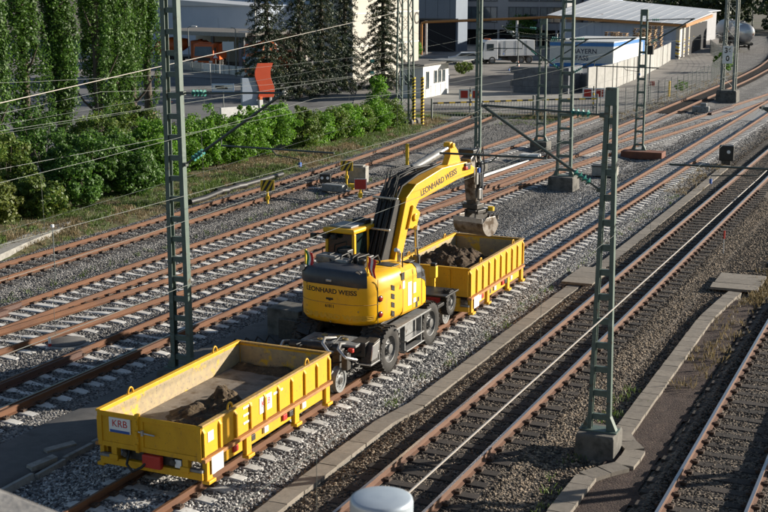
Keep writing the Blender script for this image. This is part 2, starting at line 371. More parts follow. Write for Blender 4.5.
# ---------------------------------------------------------------- ground
g = MB(); g.add([(-900, -60, -.62), (600, -60, -.62), (600, 1400, -.62), (-900, 1400, -.62)], [(0, 1, 2, 3)])
tag(g.build('ground', M_ground), 'wide bare ground under the yard and the town', 'ground', kind='structure')
Zn = [(-99, (.035, .034, .035), (.30, .285, .27)), (-16.6, (.05, .05, .053), (.52, .50, .48)), (-11.7, (.016, .012, .009), (.22, .175, .13)), (-2.2, (.03, .024, .02), (.3, .25, .2))]
M_bal = ballastmat('ballast', Zn)
g = MB(); xs = [-38 + .3 * i for i in range(156)]; ys = [6 + .5 * i for i in range(150)] + [81 + 2 * i for i in range(92)]
g.add([(x, y, hgt(x, y)) for y in ys for x in xs], [(j * 156 + i, j * 156 + i + 1, (j + 1) * 156 + i + 1, (j + 1) * 156 + i) for j in range(len(ys) - 1) for i in range(155)])
tag(g.build('ballast_bed', M_bal, smooth=80), 'crushed stone bed under the railway tracks', 'ballast', kind='structure')

# loose stones on the bed (nobody could count them)
def rocks(name, mat):
    cl = bpy.data.collections.new(name)
    for k in range(5):
        bm = bmesh.new(); bmesh.ops.create_icosphere(bm, subdivisions=1, radius=.5)
        rr = random.Random(k + 3); s = (1, rr.uniform(.65, .95), rr.uniform(.5, .8))
        for v in bm.verts:
            v.co *= rr.uniform(.72, 1.12); v.co = Vector((v.co.x * s[0], v.co.y * s[1], v.co.z * s[2]))
        me = bpy.data.meshes.new('stone'); bm.to_mesh(me); bm.free(); me.materials.append(mat)
        cl.objects.link(bpy.data.objects.new('stone', me))
    return cl
def scatter(obj, cl, dens, smin, smax, seed=0):
    ng = bpy.data.node_groups.new('scatter_stones', 'GeometryNodeTree')
    ng.interface.new_socket('Geometry', in_out='INPUT', socket_type='NodeSocketGeometry')
    ng.interface.new_socket('Geometry', in_out='OUTPUT', socket_type='NodeSocketGeometry')
    N = ng.nodes; L = ng.links; gi = N.new('NodeGroupInput'); go = N.new('NodeGroupOutput')
    d = N.new('GeometryNodeDistributePointsOnFaces'); d.inputs['Density'].default_value = dens; d.inputs['Seed'].default_value = seed
    ci = N.new('GeometryNodeCollectionInfo'); ci.inputs[0].default_value = cl; ci.inputs['Separate Children'].default_value = True; ci.inputs['Reset Children'].default_value = True
    ip = N.new('GeometryNodeInstanceOnPoints'); ip.inputs['Pick Instance'].default_value = True
    rv = N.new('FunctionNodeRandomValue'); rv.data_type = 'FLOAT_VECTOR'; rv.inputs[0].default_value = (-.7, -.7, 0); rv.inputs[1].default_value = (.7, .7, 6.28)
    rs = N.new('FunctionNodeRandomValue'); rs.data_type = 'FLOAT'; rs.inputs[2].default_value = smin; rs.inputs[3].default_value = smax
    L.new(gi.outputs[0], d.inputs['Mesh']); L.new(d.outputs['Points'], ip.inputs['Points']); L.new(ci.outputs[0], ip.inputs['Instance'])
    L.new(rv.outputs[0], ip.inputs['Rotation']); L.new(rs.outputs[1], ip.inputs['Scale']); L.new(ip.outputs[0], go.inputs[0])
    m = obj.modifiers.new('scatter', 'NODES'); m.node_group = ng
def stonemat(name, d, l):
    m = bpy.data.materials.new(name); m.use_nodes = True; t = m.node_tree; b = t.nodes['Principled BSDF']; b.inputs['Roughness'].default_value = .88
    oi = t.nodes.new('ShaderNodeObjectInfo'); cr = t.nodes.new('ShaderNodeValToRGB')
    cr.color_ramp.elements[0].color = (*d, 1); cr.color_ramp.elements[1].color = (*l, 1)
    e = cr.color_ramp.elements.new(.45); e.color = (*[(a * .72 + b_ * .28) for a, b_ in zip(d, l)], 1)
    t.links.new(oi.outputs['Random'], cr.inputs[0]); t.links.new(cr.outputs[0], b.inputs['Base Color']); return m
RK_grey = rocks('grey_stones', stonemat('grey_stone', (.04, .038, .04), (.35, .335, .315)))
RK_pale = rocks('pale_stones', stonemat('pale_stone', (.045, .045, .05), (.62, .60, .57)))
RK_brown = rocks('brown_stones', stonemat('brown_stone', (.02, .015, .011), (.36, .28, .20)))
RK_oily = rocks('oily_stones', stonemat('oily_stone', (.012, .009, .007), (.2, .155, .115)))
def onpath(x, y): return -18.35 < x < -16.5 and y < 36.5 - .6 * math.sin(x * 3)
def soilstrip(x, y):
    e = .3 * fbm(x, y, 5, 3, .9)
    return -5.9 + e * .1 < x < -4.95 + e * .6 and y < 40 and y < 40.5
def stonefield(name, label, cl, xa, xb, ya, yb, st, dens, s0, s1, dz=0.0, oily=None):
    g = MB(); y = ya
    while y < yb:
        x = xa
        while x < xb:
            cx, cy = x + st / 2, y + st / 2; px, py, zc = pix((cx, cy, -.25))
            ok = -70 < px < 838 and py < 590 and xborder(cy) - .1 < cx and not onpath(cx, cy) and not soilstrip(cx, cy)
            for T in (TROUGH_R, TROUGH_L):
                tx = lin(T, cy); ok = ok and not (tx is not None and abs(cx - tx) < .34)
            if oily is not None: ok = ok and (min(abs(cx - XT2), abs(cx - XT3)) < 1.3) == oily
            if ok: g.add([(x, y, hgt(x, y) + dz), (x + st, y, hgt(x + st, y) + dz), (x + st, y + st, hgt(x + st, y + st) + dz), (x, y + st, hgt(x, y + st) + dz)], [(0, 1, 2, 3)])
            x += st
        y += st
    o = g.build(name, M_bal); scatter(o, cl, dens, s0, s1, len(name)); tag(o, label, 'ballast', kind='stuff')
stonefield('grey_ballast_stones', 'grey crushed stones around the concrete sleeper sidings', RK_grey, -33.0, -16.4, 15, 60, .4, 210, .036, .095, .006)
stonefield('pale_ballast_stones', 'pale grey crushed stones around the excavator track', RK_pale, -16.4, -11.4, 14, 60, .3, 270, .034, .1, .008)
stonefield('brown_ballast_stones', 'brown crushed stones around the dark wooden sleeper tracks', RK_brown, -11.2, 1.2, 14, 60, .3, 270, .032, .1, .008, oily=False)
stonefield('oily_ballast_stones', 'dark oily crushed stones between the wooden sleepers', RK_oily, -11.2, 1.2, 14, 60, .3, 230, .034, .09, oily=True)
stonefield('far_grey_ballast_stones', 'grey crushed stones between the far switches', RK_grey, -34.0, -11.4, 60, 105, 1.0, 45, .06, .11)
stonefield('far_brown_ballast_stones', 'brown crushed stones along the far dark track', RK_brown, -11.2, -2, 60, 90, 1.0, 60, .06, .1)

# old asphalt path between the sidings and the excavator track, with its broken edging
g = MB(); n = 40
pth = [(-18.3 + .12 * fbm(y, 1, 0, 3, .8), -16.5 + .2 * fbm(y, 9, 0, 3, .8), y) for y in [6 + .75 * i for i in range(n)]]
vs = []; 
for a, b, y in pth: vs += [(a, y, -.30), (a + .15, y, -.235), (-17.3, y, -.23), (b - .15, y, -.23), (b, y, -.31)]
g.add(vs, [(j * 5 + i, j * 5 + i + 1, j * 5 + i + 6, j * 5 + i + 5) for j in range(n - 1) for i in range(4)])
po = g.build('service_path', M_path, smooth=60); tag(po, 'worn asphalt service path beside the excavator track', 'path', kind='structure')
kb = MB().box((0, 0, 0), (.09, .94, .2)).mesh('edging', M_conc2)
for i in range(14):
    y = 14.5 + i * 1.0
    k = inst('edging_stone', kb, po, (-16.42 + random.uniform(-.05, .05), y, -.31 + random.uniform(-.03, .02)), random.uniform(-.04, .04)); k.rotation_euler.y = random.uniform(-.15, .1)
for p, a in (((0, 0), .35), ((.3, .5), .1)):
    q = gz(42 + p[0] * 60, 462 - p[1] * 30, -.2); k = inst('edging_stone', MB().box((0, 0, 0), (.16, .7, .14)).mesh('edging', M_conc2), po, (q.x, q.y, -.24), a - .5); k.rotation_euler.y = .15
# brown cinder strip beside the right trough
g = MB(); st = .25; cells = {}
for i in range(16):
    for j in range(160):
        x, y = -8 + i * st, 12 + j * st
        if soilstrip(x + .12, y + .12):
            g.add([(xx, yy, hgt(xx, yy) * .3 - .17 + .02 * fbm(xx, yy, 0, 3, 3)) for xx, yy in ((x, y), (x + st, y), (x + st, y + st), (x, y + st))], [(0, 1, 2, 3)])
M_cind = pm('cinder_soil', (.062, .038, .03), (.036, .022, .018), 9, .95, bump=1.6, bscale=22, world=True, c3=(.12, .085, .06), s3=16, t3=(.58, .66), c4=(.2, .16, .12), s4=45, t4=(.68, .72))
M_grit = pm('grey_grit', (.17, .15, .13), (.11, .1, .085), 5, .95, bump=.8, bscale=40, world=True)
tag(g.build('cinder_strip', M_cind, smooth=80), 'dark brown cinder strip beside the cable trough', 'soil', kind='structure')

# ---------------------------------------------------------------- verge, road and yard
g = MB(); ys = [8 + 1.5 * i for i in range(57)]; fr = [0, .5, 1.2, 2.2, 3.2, 4.4, 6, 8, 11]
vs = []
for y in ys:
    b = xborder(y)
    for k, d in enumerate(fr): vs.append((b - d, y, -.42 + (0, .1, .2, .3, .34, .36, .34, .3, .2)[k] + .06 * fbm(b - d, y, 2, 3, .5)))
g.add(vs, [(j * 9 + i, j * 9 + i + 1, j * 9 + i + 10, j * 9 + i + 9) for j in range(len(ys) - 1) for i in range(8)])
tag(g.build('grass_verge', M_verge, smooth=80), 'dry grassy verge between the far-left track and the hedge', 'verge', kind='structure')
g = MB(); g.add([(-110, 20, -.34), (-43.5, 20, -.34), (-43.5, 84, -.34), (-45.5, 100, -.34), (-45, 240, -.34), (-150, 240, -.34)], [(0, 1, 2, 3, 4, 5)])
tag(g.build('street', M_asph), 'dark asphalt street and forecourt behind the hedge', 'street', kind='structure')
fl = [(-35.3, 85.5), (-34, 87), (-31.2, 90.6), (-28.5, 92.8), (-24.7, 95.4), (-23.5, 98.5), (-22.9, 107.6), (-22.4, 116), (-22.9, 133), (-24.8, 150), (-27.5, 167), (-34, 195)]
g = MB(); pl = [(-46, 87)] + [(x - .15, y + .2) for x, y in fl] + [(-46, 290), (-46.2, 290)]
g.add([(x, y, -.30) for x, y in pl], [tuple(range(len(pl)))])
g.add([(-46.2, 96, -.305), (-46.2, 290, -.305), (-120, 290, -.305), (-120, 118, -.305), (-56, 118, -.305)], [(0, 1, 2, 3, 4)])
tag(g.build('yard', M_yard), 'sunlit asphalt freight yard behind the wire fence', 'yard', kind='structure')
# pale concrete apron in front of the block wall
g = MB(); g.add([(-45, 98, -.295), (-31, 98.5, -.295), (-30, 113.2, -.295), (-44, 114, -.295)], [(0, 1, 2, 3)])
tag(g.build('concrete_apron', pm('apron', (.3, .285, .26), (.24, .23, .21), .6, .9, world=True, c3=(.17, .16, .15), s3=.3, t3=(.5, .65))), 'pale concrete apron before the block wall', 'apron', kind='structure')
# pale strip path by the verge at the far left
q = [gz(*p, -.25) for p in ((-30, 262), (0, 249), (40, 232), (72, 224.5), (60, 233), (30, 245), (0, 259), (-30, 272))]
g = MB(); g.prism([(p.x, p.y) for p in q], -.33, -.09, 'z')
tag(g.build('concrete_strip', M_conc2, bev=.01), 'pale concrete strip beside the far-left track', 'path', kind='structure')

# ---------------------------------------------------------------- rails and sleepers
PROF = [(-.075, -.172), (.075, -.172), (.075, -.16), (.012, -.14), (.010, -.05), (.036, -.04), (.036, -.004), (.031, 0), (-.031, 0), (-.036, -.004), (-.036, -.04), (-.010, -.05), (-.012, -.14), (-.075, -.16)]
def sweep(g, f, off, ys, dz=0):
    n = len(PROF); k = len(ys); vs = []
    for y in ys:
        dx = (f(y + .2) - f(y - .2)) / .4; l = math.hypot(1, dx); nx, ny = 1 / l, -dx / l
        for u, v in PROF: vs.append((f(y) + nx * (off + u), y + ny * (off + u), v + dz))
    base = len(g.v)
    for j in range(k - 1):
        for i in range(n):
            g.cur = 1 if i == 7 else 0
            g.add([], []); g.f.append((base + j * n + i, base + j * n + (i + 1) % n, base + (j + 1) * n + (i + 1) % n, base + (j + 1) * n + i)); g.m.append(g.cur)
    g.v += [tuple(q) for q in vs]; g.cur = 0
    for e in (0, k - 1): g.f.append(tuple(base + e * n + i for i in range(n))); g.m.append(0)
def conc_sleeper(L=2.6):
    h = L / 2; g = MB(); rings = []
    for x, w0, t in ((-h, .10, -.225), (-h + .06, .12, -.2), (-h + .3, .125, -.176), (-h + .75, .125, -.178), (-.28, .09, -.208), (.28, .09, -.208), (h - .75, .125, -.178), (h - .3, .125, -.176), (h - .06, .12, -.2), (h, .10, -.225)):
        rings.append([(x, -w0 - .03, -.38), (x, w0 + .03, -.38), (x, w0, t - .012), (x, w0 - .015, t), (x, -w0 + .015, t), (x, -w0, t - .012)])
    g.loft(rings); return g
SLC = conc_sleeper().mesh('sleeper', M_conc)
def wood_sleeper(seed):
    r = random.Random(seed); g = MB(); rings = []
    for x in (-1.3, -.9, -.3, .3, .9, 1.3):
        w0 = .13 + r.uniform(-.008, .008); t = -.174 + r.uniform(-.006, .0)
        rings.append([(x, -w0, -.34), (x, w0, -.34), (x, w0, t - .015), (x, w0 - .015, t), (x, -w0 + .015, t), (x, -w0, t - .015)])
    return g.loft(rings).mesh('sleeper', M_wood)
SLW = [wood_sleeper(i) for i in range(4)]
def track(name, label, f, y0, y1, kind, spacing=.6, yobj=95, ysl0=None, rail=None, top=None, skip=None, span=None, fast_to=62, dz=0, straight=False):
    t = thing(name, label, 'railway track', (0, 0, 0))
    ys = [y0, y1] if straight else [y0 + 1.0 * i for i in range(int((y1 - y0)) + 1)]
    for s in (-.7525, .7525):
        g = MB(); sweep(g, f, s, ys, dz); g.build('rail', [rail or M_rail, top or M_railtop], t, smooth=35)
    y = (ysl0 or y0) + .1; ff = MB(); far = MB(); i = 0; rr = random.Random(hash(name) % 1000 if False else len(name) * 7 + int(y0))
    while y < y1:
        x = f(y); a = -math.atan((f(y + .3) - f(y - .3)) / .6)
        if not (skip and skip(y)):
            k = kind(y) if callable(kind) else kind
            me = SLC if k == 'c' else SLW[rr.randrange(4)]
            jx, jy, ja = rr.uniform(-.03, .03), rr.uniform(-.03, .03), rr.uniform(-.012, .012)
            if k == 'w': jx *= 1.6; ja *= 2
            if y < yobj:
                o = inst('sleeper', me, t, (x + jx, y + jy, rr.uniform(-.008, 0)), a + ja)
                if span and span(y):
                    x2 = span(y); L2 = abs(x2 - x) + 2.6; o.location.x = (x + x2) / 2; o.scale.x = L2 / 2.6
            else: far.box((x, y, -.23), (2.6, .25, .12), rz=a)
            if y < fast_to:
                for s in (-.7525, .7525):
                    for e in (-1, 1):
                        px, py = x + s + e * .115, y - (s + e * .115) * math.tan(-a) * -1 * -1
                        ff.box((px, py, -.148), (.12, .15, .055), rz=a); ff.cyl((px, py, -.14), (px, py, -.095), .022, n=5)
        y += spacing; i += 1
    if ff.v: ff.build('fastenings', M_fast, t)['kind'] = 'stuff'
    if far.v: far.build('far_sleepers', M_conc if kind == 'c' else M_wood, t)['kind'] = 'stuff'
    return t
tA = track('railway_track', 'rusty railway track on concrete sleepers carrying the excavator and yellow wagons', cA, 6, 240, 'c', ysl0=12, straight=True)
tT2 = track('railway_track', 'railway track on dark wooden sleepers between the two cable troughs', cT2, 6, 240, 'w', ysl0=12, yobj=90, rail=M_rail2, top=M_railshine, straight=True, spacing=.63)
tT3 = track('railway_track', 'railway track with polished rail heads on dark sleepers beyond the cinder strip', cT3, 6, 240, 'w', ysl0=13, yobj=60, rail=M_rail2, top=M_railshine, straight=True, spacing=.63)
tL1 = track('railway_track', 'rusty dead-end track on dark wooden sleepers along the grassy verge', cL1, 10, 89, 'w', ysl0=20, spacing=.66)
tL2 = track('railway_track', 'straight rusty siding on concrete sleepers next to the verge track', cL2, 8, 93, 'c', ysl0=18, span=lambda y: cL3(y) if y < 31 else None, straight=True)
tL3 = track('railway_track', 'rusty track branching at a frog and running on past the freight yard fence', cL3, 10, 260, lambda y: 'c' if y < 98 else 'w', ysl0=18, skip=lambda y: y < 31 or 50 < y < 71, dz=.003, yobj=98)
tL4 = track('railway_track', 'rusty siding on concrete sleepers beside the asphalt service path, joining the excavator track', cL4, 8, 143, 'c', ysl0=14, span=lambda y: cL3(y) if 50 < y < 71 else None, skip=lambda y: y > 112)
def extra(parent, f, off, y0, y1, name, mat, dz=0, top=None):
    g = MB(); sweep(g, f, off, [y0 + (y1 - y0) * i / 12 for i in range(13)], dz); g.build(name, [mat, top or mat], parent, smooth=35)
M_dkrail = pm('dark_greased_rail', (.06, .028, .02), (.09, .04, .026), 8, .6)
extra(tL4, lambda y: cL4(y) + .7525 - .09 - max(0, 27 - y) * .012, 0, 8, 31, 'switch_blade', M_rail2, .004, M_railshine)
extra(tL4, lambda y: cL4(y) - .7525 + .11 + max(0, y - 19) * .004, 0, 8, 26, 'switch_blade', M_dkrail, .004)
extra(tL2, lambda y: -24.9 - .7525 + .12, 0, 22, 29.5, 'check_rail', M_dkrail, .012)
for k in range(3): extra(tL2, lambda y: -24.9 - .7525 + .2 + .09 * k, 0, 27.2, 28.6, 'check_rail', M_dkrail, .02)
for k in range(3): extra(tL3, lambda y: cL3(y) - .7525 + .1 + .09 * k, 0, 69, 75, 'check_rail', M_dkrail, .01)
for k in range(3): extra(tL4, lambda y: cL4(y) - .7525 + .1 + .09 * k, 0, 98, 105, 'check_rail', M_dkrail, .01)
extra(tL4, lambda y: cL4(y) + .7525 - .13 - .01 * abs(y - 60), 0, 52, 70, 'switch_blade', M_rail, .004)
extra(tL4, lambda y: cL4(y) - .7525 + .13 + .01 * abs(y - 56), 0, 48, 66, 'switch_blade', M_rail, .004)

# ---------------------------------------------------------------- cable troughs, each lid a slab of its own
def trough(label, pts, y0, y1, wid, L, ztop):
    t = thing('cable_trough', label, 'cable trough'); me = MB().box((0, 0, 0), (wid, L - .018, .09)).mesh('lid', M_lid)
    side = MB(); y = y0; rr = random.Random(int(y1)); prev = None
    while y < y1:
        yn = y + L; a, b = lin(pts, y), lin(pts, yn)
        if b is None: break
        ang = -math.atan2(b - a, L); l = math.hypot(L, b - a)
        st = L * L / l
        b = lin(pts, y + st)
        if b is None: break
        ang = -math.atan2(b - a, st)
        o = inst('lid', me, t, ((a + b) / 2 + rr.uniform(-.006, .006), y + st / 2, ztop - .045 + rr.uniform(-.005, .004)), ang + rr.uniform(-.01, .01)); o.rotation_euler.y = rr.uniform(-.012, .012)
        for s in (-1, 1):
            side.bar((a + s * (wid / 2 - .04), y, ztop - .2), (b + s * (wid / 2 - .04), y + st, ztop - .2), .06, .2)
        y += st
    side.build('channel_walls', M_conc2, t); return t
trough('beige concrete cable trough bending round the mast foundation by the cinder strip', TROUGH_R, 11, 41, .42, .5, -.19)
trough('grey concrete cable trough between the excavator track and the dark sleeper track', TROUGH_L, 9, 70.5, .42, .72, -.235)
def slabs(label, cx, y0, n, wid, L, z, rz=0):
    t = thing('cover_slab_field', label, 'cover slab', (cx, y0, z), rz)
    me = MB().box((0, 0, 0), (wid, L - .03, .08)).mesh('slab', M_lid)
    for i in range(n): inst('slab', me, t, (random.uniform(-.04, .04), L * (i + .5), random.uniform(-.01, .01)), random.uniform(-.03, .03))
    return t
slabs('three wide concrete cover slabs at the end of the beige trough', -5.95, 41.05, 3, 1.5, .78, -.22, .03)
slabs('wide concrete cover slabs on the grey trough behind the lattice mast', -10.85, 39.6, 3, 1.05, .85, -.18)
# manhole by the branching sidings
p = gz(67, 342, -.2); mh = thing('manhole', 'round concrete manhole with a grey lid between the sidings', 'manhole', (p.x, p.y, -.3))
MB().lathe([(0, .1), (.62, .1), (.66, .06), (.66, -.1)], 28).build('ring', M_conc2, mh, smooth=40)
MB().lathe([(0, .135), (.5, .135), (.53, .12), (.53, .09)], 28).build('lid', M_path, mh, smooth=40)
# ---------------------------------------------------------------- overhead line masts
UNIT = {}
def unitbox(m):
    if m.name not in UNIT: UNIT[m.name] = MB().box((0, 0, 0), (1, 1, 1)).mesh('batten', m)
    return UNIT[m.name]
def ubox(name, c, d, mat, parent, rz=0):
    o = inst(name, unitbox(mat), parent, c, rz); o.scale = d; return o
def flat_mast(label, x, y, h, w0, w1, leg=.15, dep=.15, sp=.55, mat=None, z0=.15, fnd=(.85, .85), rz=0, bh=.13, pos=None):
    mat = mat or M_mast
    t = thing('overhead_line_mast', label, 'mast', (x, y, -.3), rz, 'overhead line masts'); Z = z0 + .3
    for s in (-1, 1):
        g = MB(); a, b = w0 / 2 - leg / 2, w1 / 2 - leg / 2
        # channel section: web outside, two flanges
        for (u0, u1, v0, v1) in ((leg / 2 - .02, leg / 2, -dep / 2, dep / 2), (-leg / 2, leg / 2 - .02, -dep / 2, -dep / 2 + .02), (-leg / 2, leg / 2 - .02, dep / 2 - .02, dep / 2)):
            g.loft([[(s * (c + u), v, zz) for u, v in ((u0, v0), (u1, v0), (u1, v1), (u0, v1))] for c, zz in ((a, Z), (b, h + .3))])
        g.build('leg', mat, t)
    n = int((h - z0 - .35) / sp); 
    for i in range(n + 1):
        zz = Z + .3 + i * (h - z0 - .45) / n; ww = w0 + (w1 - w0) * (zz - Z) / (h - z0) - leg * 1.05
        ubox('batten', (0, 0, zz), (ww, dep * .55, bh), mat, t)
    g = MB(); g.box((0, 0, h + .3 - .18), (w1, dep + .03, .36)); g.build('head', mat, t, bev=.006)
    g = MB()
    for s in (-1, 1): g.prism([(s * (w0 / 2 - .03), Z), (s * (w0 / 2 + .14), Z), (s * (w0 / 2 - .03), Z + .38)], -.08, .08, 'y')
    g.box((0, 0, Z + .015), (w0 + .32, dep + .2, .03)); g.build('base_plate', mat, t)
    g = MB(); a, b = fnd[0] / 2, fnd[1] / 2
    g.loft([[(-a * k, -b * k, zz), (a * k, -b * k, zz), (a * k, b * k, zz), (-a * k, b * k, zz)] for k, zz in ((1.03, -.2), (1, Z - .05), (.95, Z))])
    g.build('foundation', M_fnd, t, bev=.015)
    return t
def insul(g, p, d, n=4, r=.085, L=.42):           # a string of discs centred at p along d
    d = Vector(d).normalized(); M = d.to_track_quat('Z', 'Y').to_matrix().to_4x4(); M.translation = Vector(p)
    prof = [(.02, -L / 2)]
    for i in range(n):
        z = -L / 2 + (i + .15) * L / n; s = L / n
        prof += [(.035, z), (r, z + s * .3), (r * .95, z + s * .42), (.035, z + s * .5)]
    prof.append((.02, L / 2)); g.lathe(prof, 14, M)
def cantilever(parent_loc, rzp, side, x0, xe, y, z1, z2, zr, xr, xc, label, r=.03, n=4, arm=True):
    """top tube + diagonal with insulators at the mast end, and the registration arm."""
    t = thing('cantilever_arm', label, 'cantilever', (x0, y, -.3), 0, 'cantilever arms'); o = Vector((x0, y, -.3))
    A, B, E = Vector((x0, y, z1)) - o, Vector((x0, y, z2)) - o, Vector((xe, y, (z1 + .1))) - o
    s = -1 if xe < x0 else 1
    d1 = (E - A).normalized(); d2 = (E - B).normalized()
    g = MB(); g.tube([A + d1 * .72, E - d1 * -.08], r * .8, 8); g.build('top_tube', M_tubeg, t)
    g = MB(); g.tube([B + d2 * .72, E], r * 1.15, 8); g.build('diagonal_tube', M_tubeg, t)
    for P, d in ((A, d1), (B, d2)):
        g = MB(); insul(g, P + d * .46, d, n); g.build('insulator', M_ins, t, smooth=50)
        g = MB(); g.tube([P, P + d * .28], .022, 6); g.tube([P + d * .64, P + d * .76], .03, 6); g.box(P, (.1, .12, .09)); g.build('bracket', M_tubeg, t)
    g = MB(); g.box(E, (.07, .05, .1)); g.build('clamp', M_silver, t)
    if arm:
        R0 = Vector((xr, y, zr)) - o; R1 = Vector((xc + s * .9, y, zr - .02)) - o
        tt = (R0.x - B.x) / (E.x - B.x); Rd = B + (E - B) * tt
        g = MB(); g.tube([(Rd.x, 0, Rd.z), R0 * 1.0, R1], r * .8, 7) if abs(Rd.z - R0.z) > .05 else g.tube([Rd, R1], r * .8, 7); g.build('registration_tube', M_tubeg, t)
        g = MB(); h = R0 + (R1 - R0) * .45; g.tube([h, h + Vector((s * .15, 0, -.14)), (xc - x0, 0, zr - .22 + .3), (xc - x0, 0, zr - .32 + .3)], .014, 6); g.build('steady_arm', M_tubeg, t)
        g = MB(); g.box((xc - x0, 0, zr - .34 + .3), (.05, .07, .1)); g.build('wire_clamp', M_signbl, t)
    return t
YM = 25.55
flat_mast('green lattice mast on a concrete block inside the bend of the beige trough', -6.27, 25.1, 7.5, .50, .24, leg=.09, dep=.14, sp=.53, z0=.22, fnd=(.82, .78))
cantilever(None, 0, -1, -6.45, -9.05, 25.1, 6.94, 5.4, 5.99, -7.6, -9.1, 'cantilever arm reaching from the green mast over the dark sleeper track')
flat_mast('pale green lattice mast rising from the service path beside the yellow wagon', -17.42, 26.05, 9.6, .60, .47, sp=.5, z0=-.1, leg=.12, dep=.17, fnd=(1.0, .9))
cantilever(None, 0, 1, -17.1, -14.3, 26.0, 6.95, 5.2, 5.72, -16.05, -13.9, 'cantilever arm reaching from the pale green mast over the yellow wagon')
flat_mast('green lattice mast to the right of the polished rail track', -.1, 27.35, 9.0, .66, .5, sp=.53, z0=.2)
cantilever(None, 0, -1, -.35, -3.6, 27.35, 6.9, 5.3, 5.72, -1.8, -4.6, 'cantilever arm reaching over the polished rail track')
flat_mast('tall green mast on a dark block with arms to both sides', -17.15, 59.6, 9.6, .80, .58, sp=.66, z0=.35, fnd=(1.25, 1.2), leg=.12, dep=.2)
cantilever(None, 0, 1, -17.0, -13.9, 59.6, 7.0, 5.3, 5.75, -15.8, -13.6, 'cantilever arm on the tall double mast over the excavator track', r=.035)
cantilever(None, 0, -1, -17.3, -19.9, 59.6, 7.0, 5.4, 5.8, -18.4, -20.1, 'cantilever arm on the tall double mast over the switches', r=.035)
flat_mast('slim single green mast at the dead end beyond the siding switches', -23.25, 63.9, 10, .36, .30, leg=.12, dep=.16, sp=.8, z0=.05, fnd=(.9, .9), rz=.0)
flat_mast('slender green mast on a grey block beside the short siding end', -22.7, 73.6, 7.6, .6, .42, leg=.1, sp=.72, z0=.25, fnd=(1.05, 1.0))
cantilever(None, 0, -1, -22.9, -25.3, 73.6, 7.0, 5.3, 5.8, -24, -25.2, 'cantilever arm on the slender mast over the short siding', r=.035)
cantilever(None, 0, 1, -22.5, -20.0, 73.6, 6.3, 4.9, 5.6, -21, -20, 'low cantilever arm on the slender mast towards the fence track', r=.035, arm=False)
m6 = flat_mast('slender green mast standing on a rusty base plate between diverging tracks', -16.5, 72.9, 8.2, .58, .42, leg=.1, sp=.72, z0=.12, fnd=(.8, .8))
g = MB(); g.box((.35, -.35, .2), (2.4, 1.1, .42)); g.build('rusty_base', pm('rust_plate', (.2, .07, .035), (.12, .045, .03), 4, .8), m6, bev=.02)
cantilever(None, 0, 1, -16.3, -13.7, 72.9, 7.6, 6.2, 6.5, -15, -13.6, 'cantilever arm on the base plate mast over the excavator track', r=.035, arm=False)

def lattice_tower(label, x, y, h, w, mat, z0=.4, fnd=1.4, br=.06, lw=.055):
    t = thing('lattice_tower', label, 'mast', (x, y, -.3), 0, 'lattice towers'); a = w / 2; k = .75
    def P(i, z): s = 1 - (1 - k) * (z - z0) / h; return Vector(((-a, a, a, -a)[i] * s, (-a, -a, a, a)[i] * s, z))
    for i in range(4):
        g = MB(); g.loft([[P(i, z) + Vector(q) * lw for q in ((-1, -1, 0), (1, -1, 0), (1, 1, 0), (-1, 1, 0))] for z in (z0, h)]); g.build('leg', mat, t)
    n = int((h - z0) / (w * 1.0)); dz = (h - z0) / n
    for f in range(4):
        g = MB()
        for j in range(n):
            A, B = P(f, z0 + j * dz), P((f + 1) % 4, z0 + (j + 1) * dz)
            if j % 2: A, B = P((f + 1) % 4, z0 + j * dz), P(f, z0 + (j + 1) * dz)
            g.bar(A, B, br, .012); g.bar(P(f, z0 + j * dz), P((f + 1) % 4, z0 + j * dz), br, .012)
        g.build('bracing', mat, t)
    g = MB(); g.loft([[(-fnd / 2 * s, -fnd / 2 * s, z), (fnd / 2 * s, -fnd / 2 * s, z), (fnd / 2 * s, fnd / 2 * s, z), (-fnd / 2 * s, fnd / 2 * s, z)] for s, z in ((1.05, -.1), (1, z0 - .1), (.92, z0))]); g.build('foundation', M_fnd, t, bev=.02)
    return t
t7 = lattice_tower('large dark lattice tower with a numbered plate beside the joining tracks', -17.8, 112.0, 11.5, 1.05, M_mastgrey, z0=1.0, fnd=1.7, br=.13, lw=.1)
g = MB(); g.box((-.05, -.8, 4.05), (.85, .03, 1.5)); g.box((-.05, -.7, 4.4), (.1, .2, .06)); g.box((-.05, -.7, 3.7), (.1, .2, .06)); g.build('number_plate', M_whitep, t7)
for s, zz in (('36', 4.4), ('0', 3.72)): text('plate_number', s, .62, M_ink, t7, face((-.05, -.818, zz), (0, -1, 0)), bold=.02)
t8 = lattice_tower('tall square lattice tower with striped guard posts at the end of the hedge', -35.6, 82.6, 12, .95, M_mast, z0=.55, fnd=1.9, br=.07)
def striped_post(p, h, r, label, grp):
    t = thing('striped_guard_post', label, 'guard post', p, 0, grp); n = int(h / .22)
    g = MB(); g.box((0, 0, h / 2), (2 * r, 2 * r, h)); g.build('post', M_black, t)
    for i in range(n):
        b = MB(); z = .06 + i * h / n; b.loft([[(s * (r + .004), e * (r + .004), z + (.09 if s > 0 else 0) + dz) for s, e in ((-1, -1), (1, -1), (1, 1), (-1, 1))] for dz in (0, .11)]); b.build('stripe', M_hazy, t)
    return t
striped_post((-34.72, 82.1, -.3), 3.5, .09, 'black and yellow striped guard post nearer the square lattice tower', 'guard posts at the lattice tower')
striped_post((-34.35, 82.8, -.3), 3.5, .09, 'black and yellow striped guard post nearer the striped gate', 'guard posts at the lattice tower')
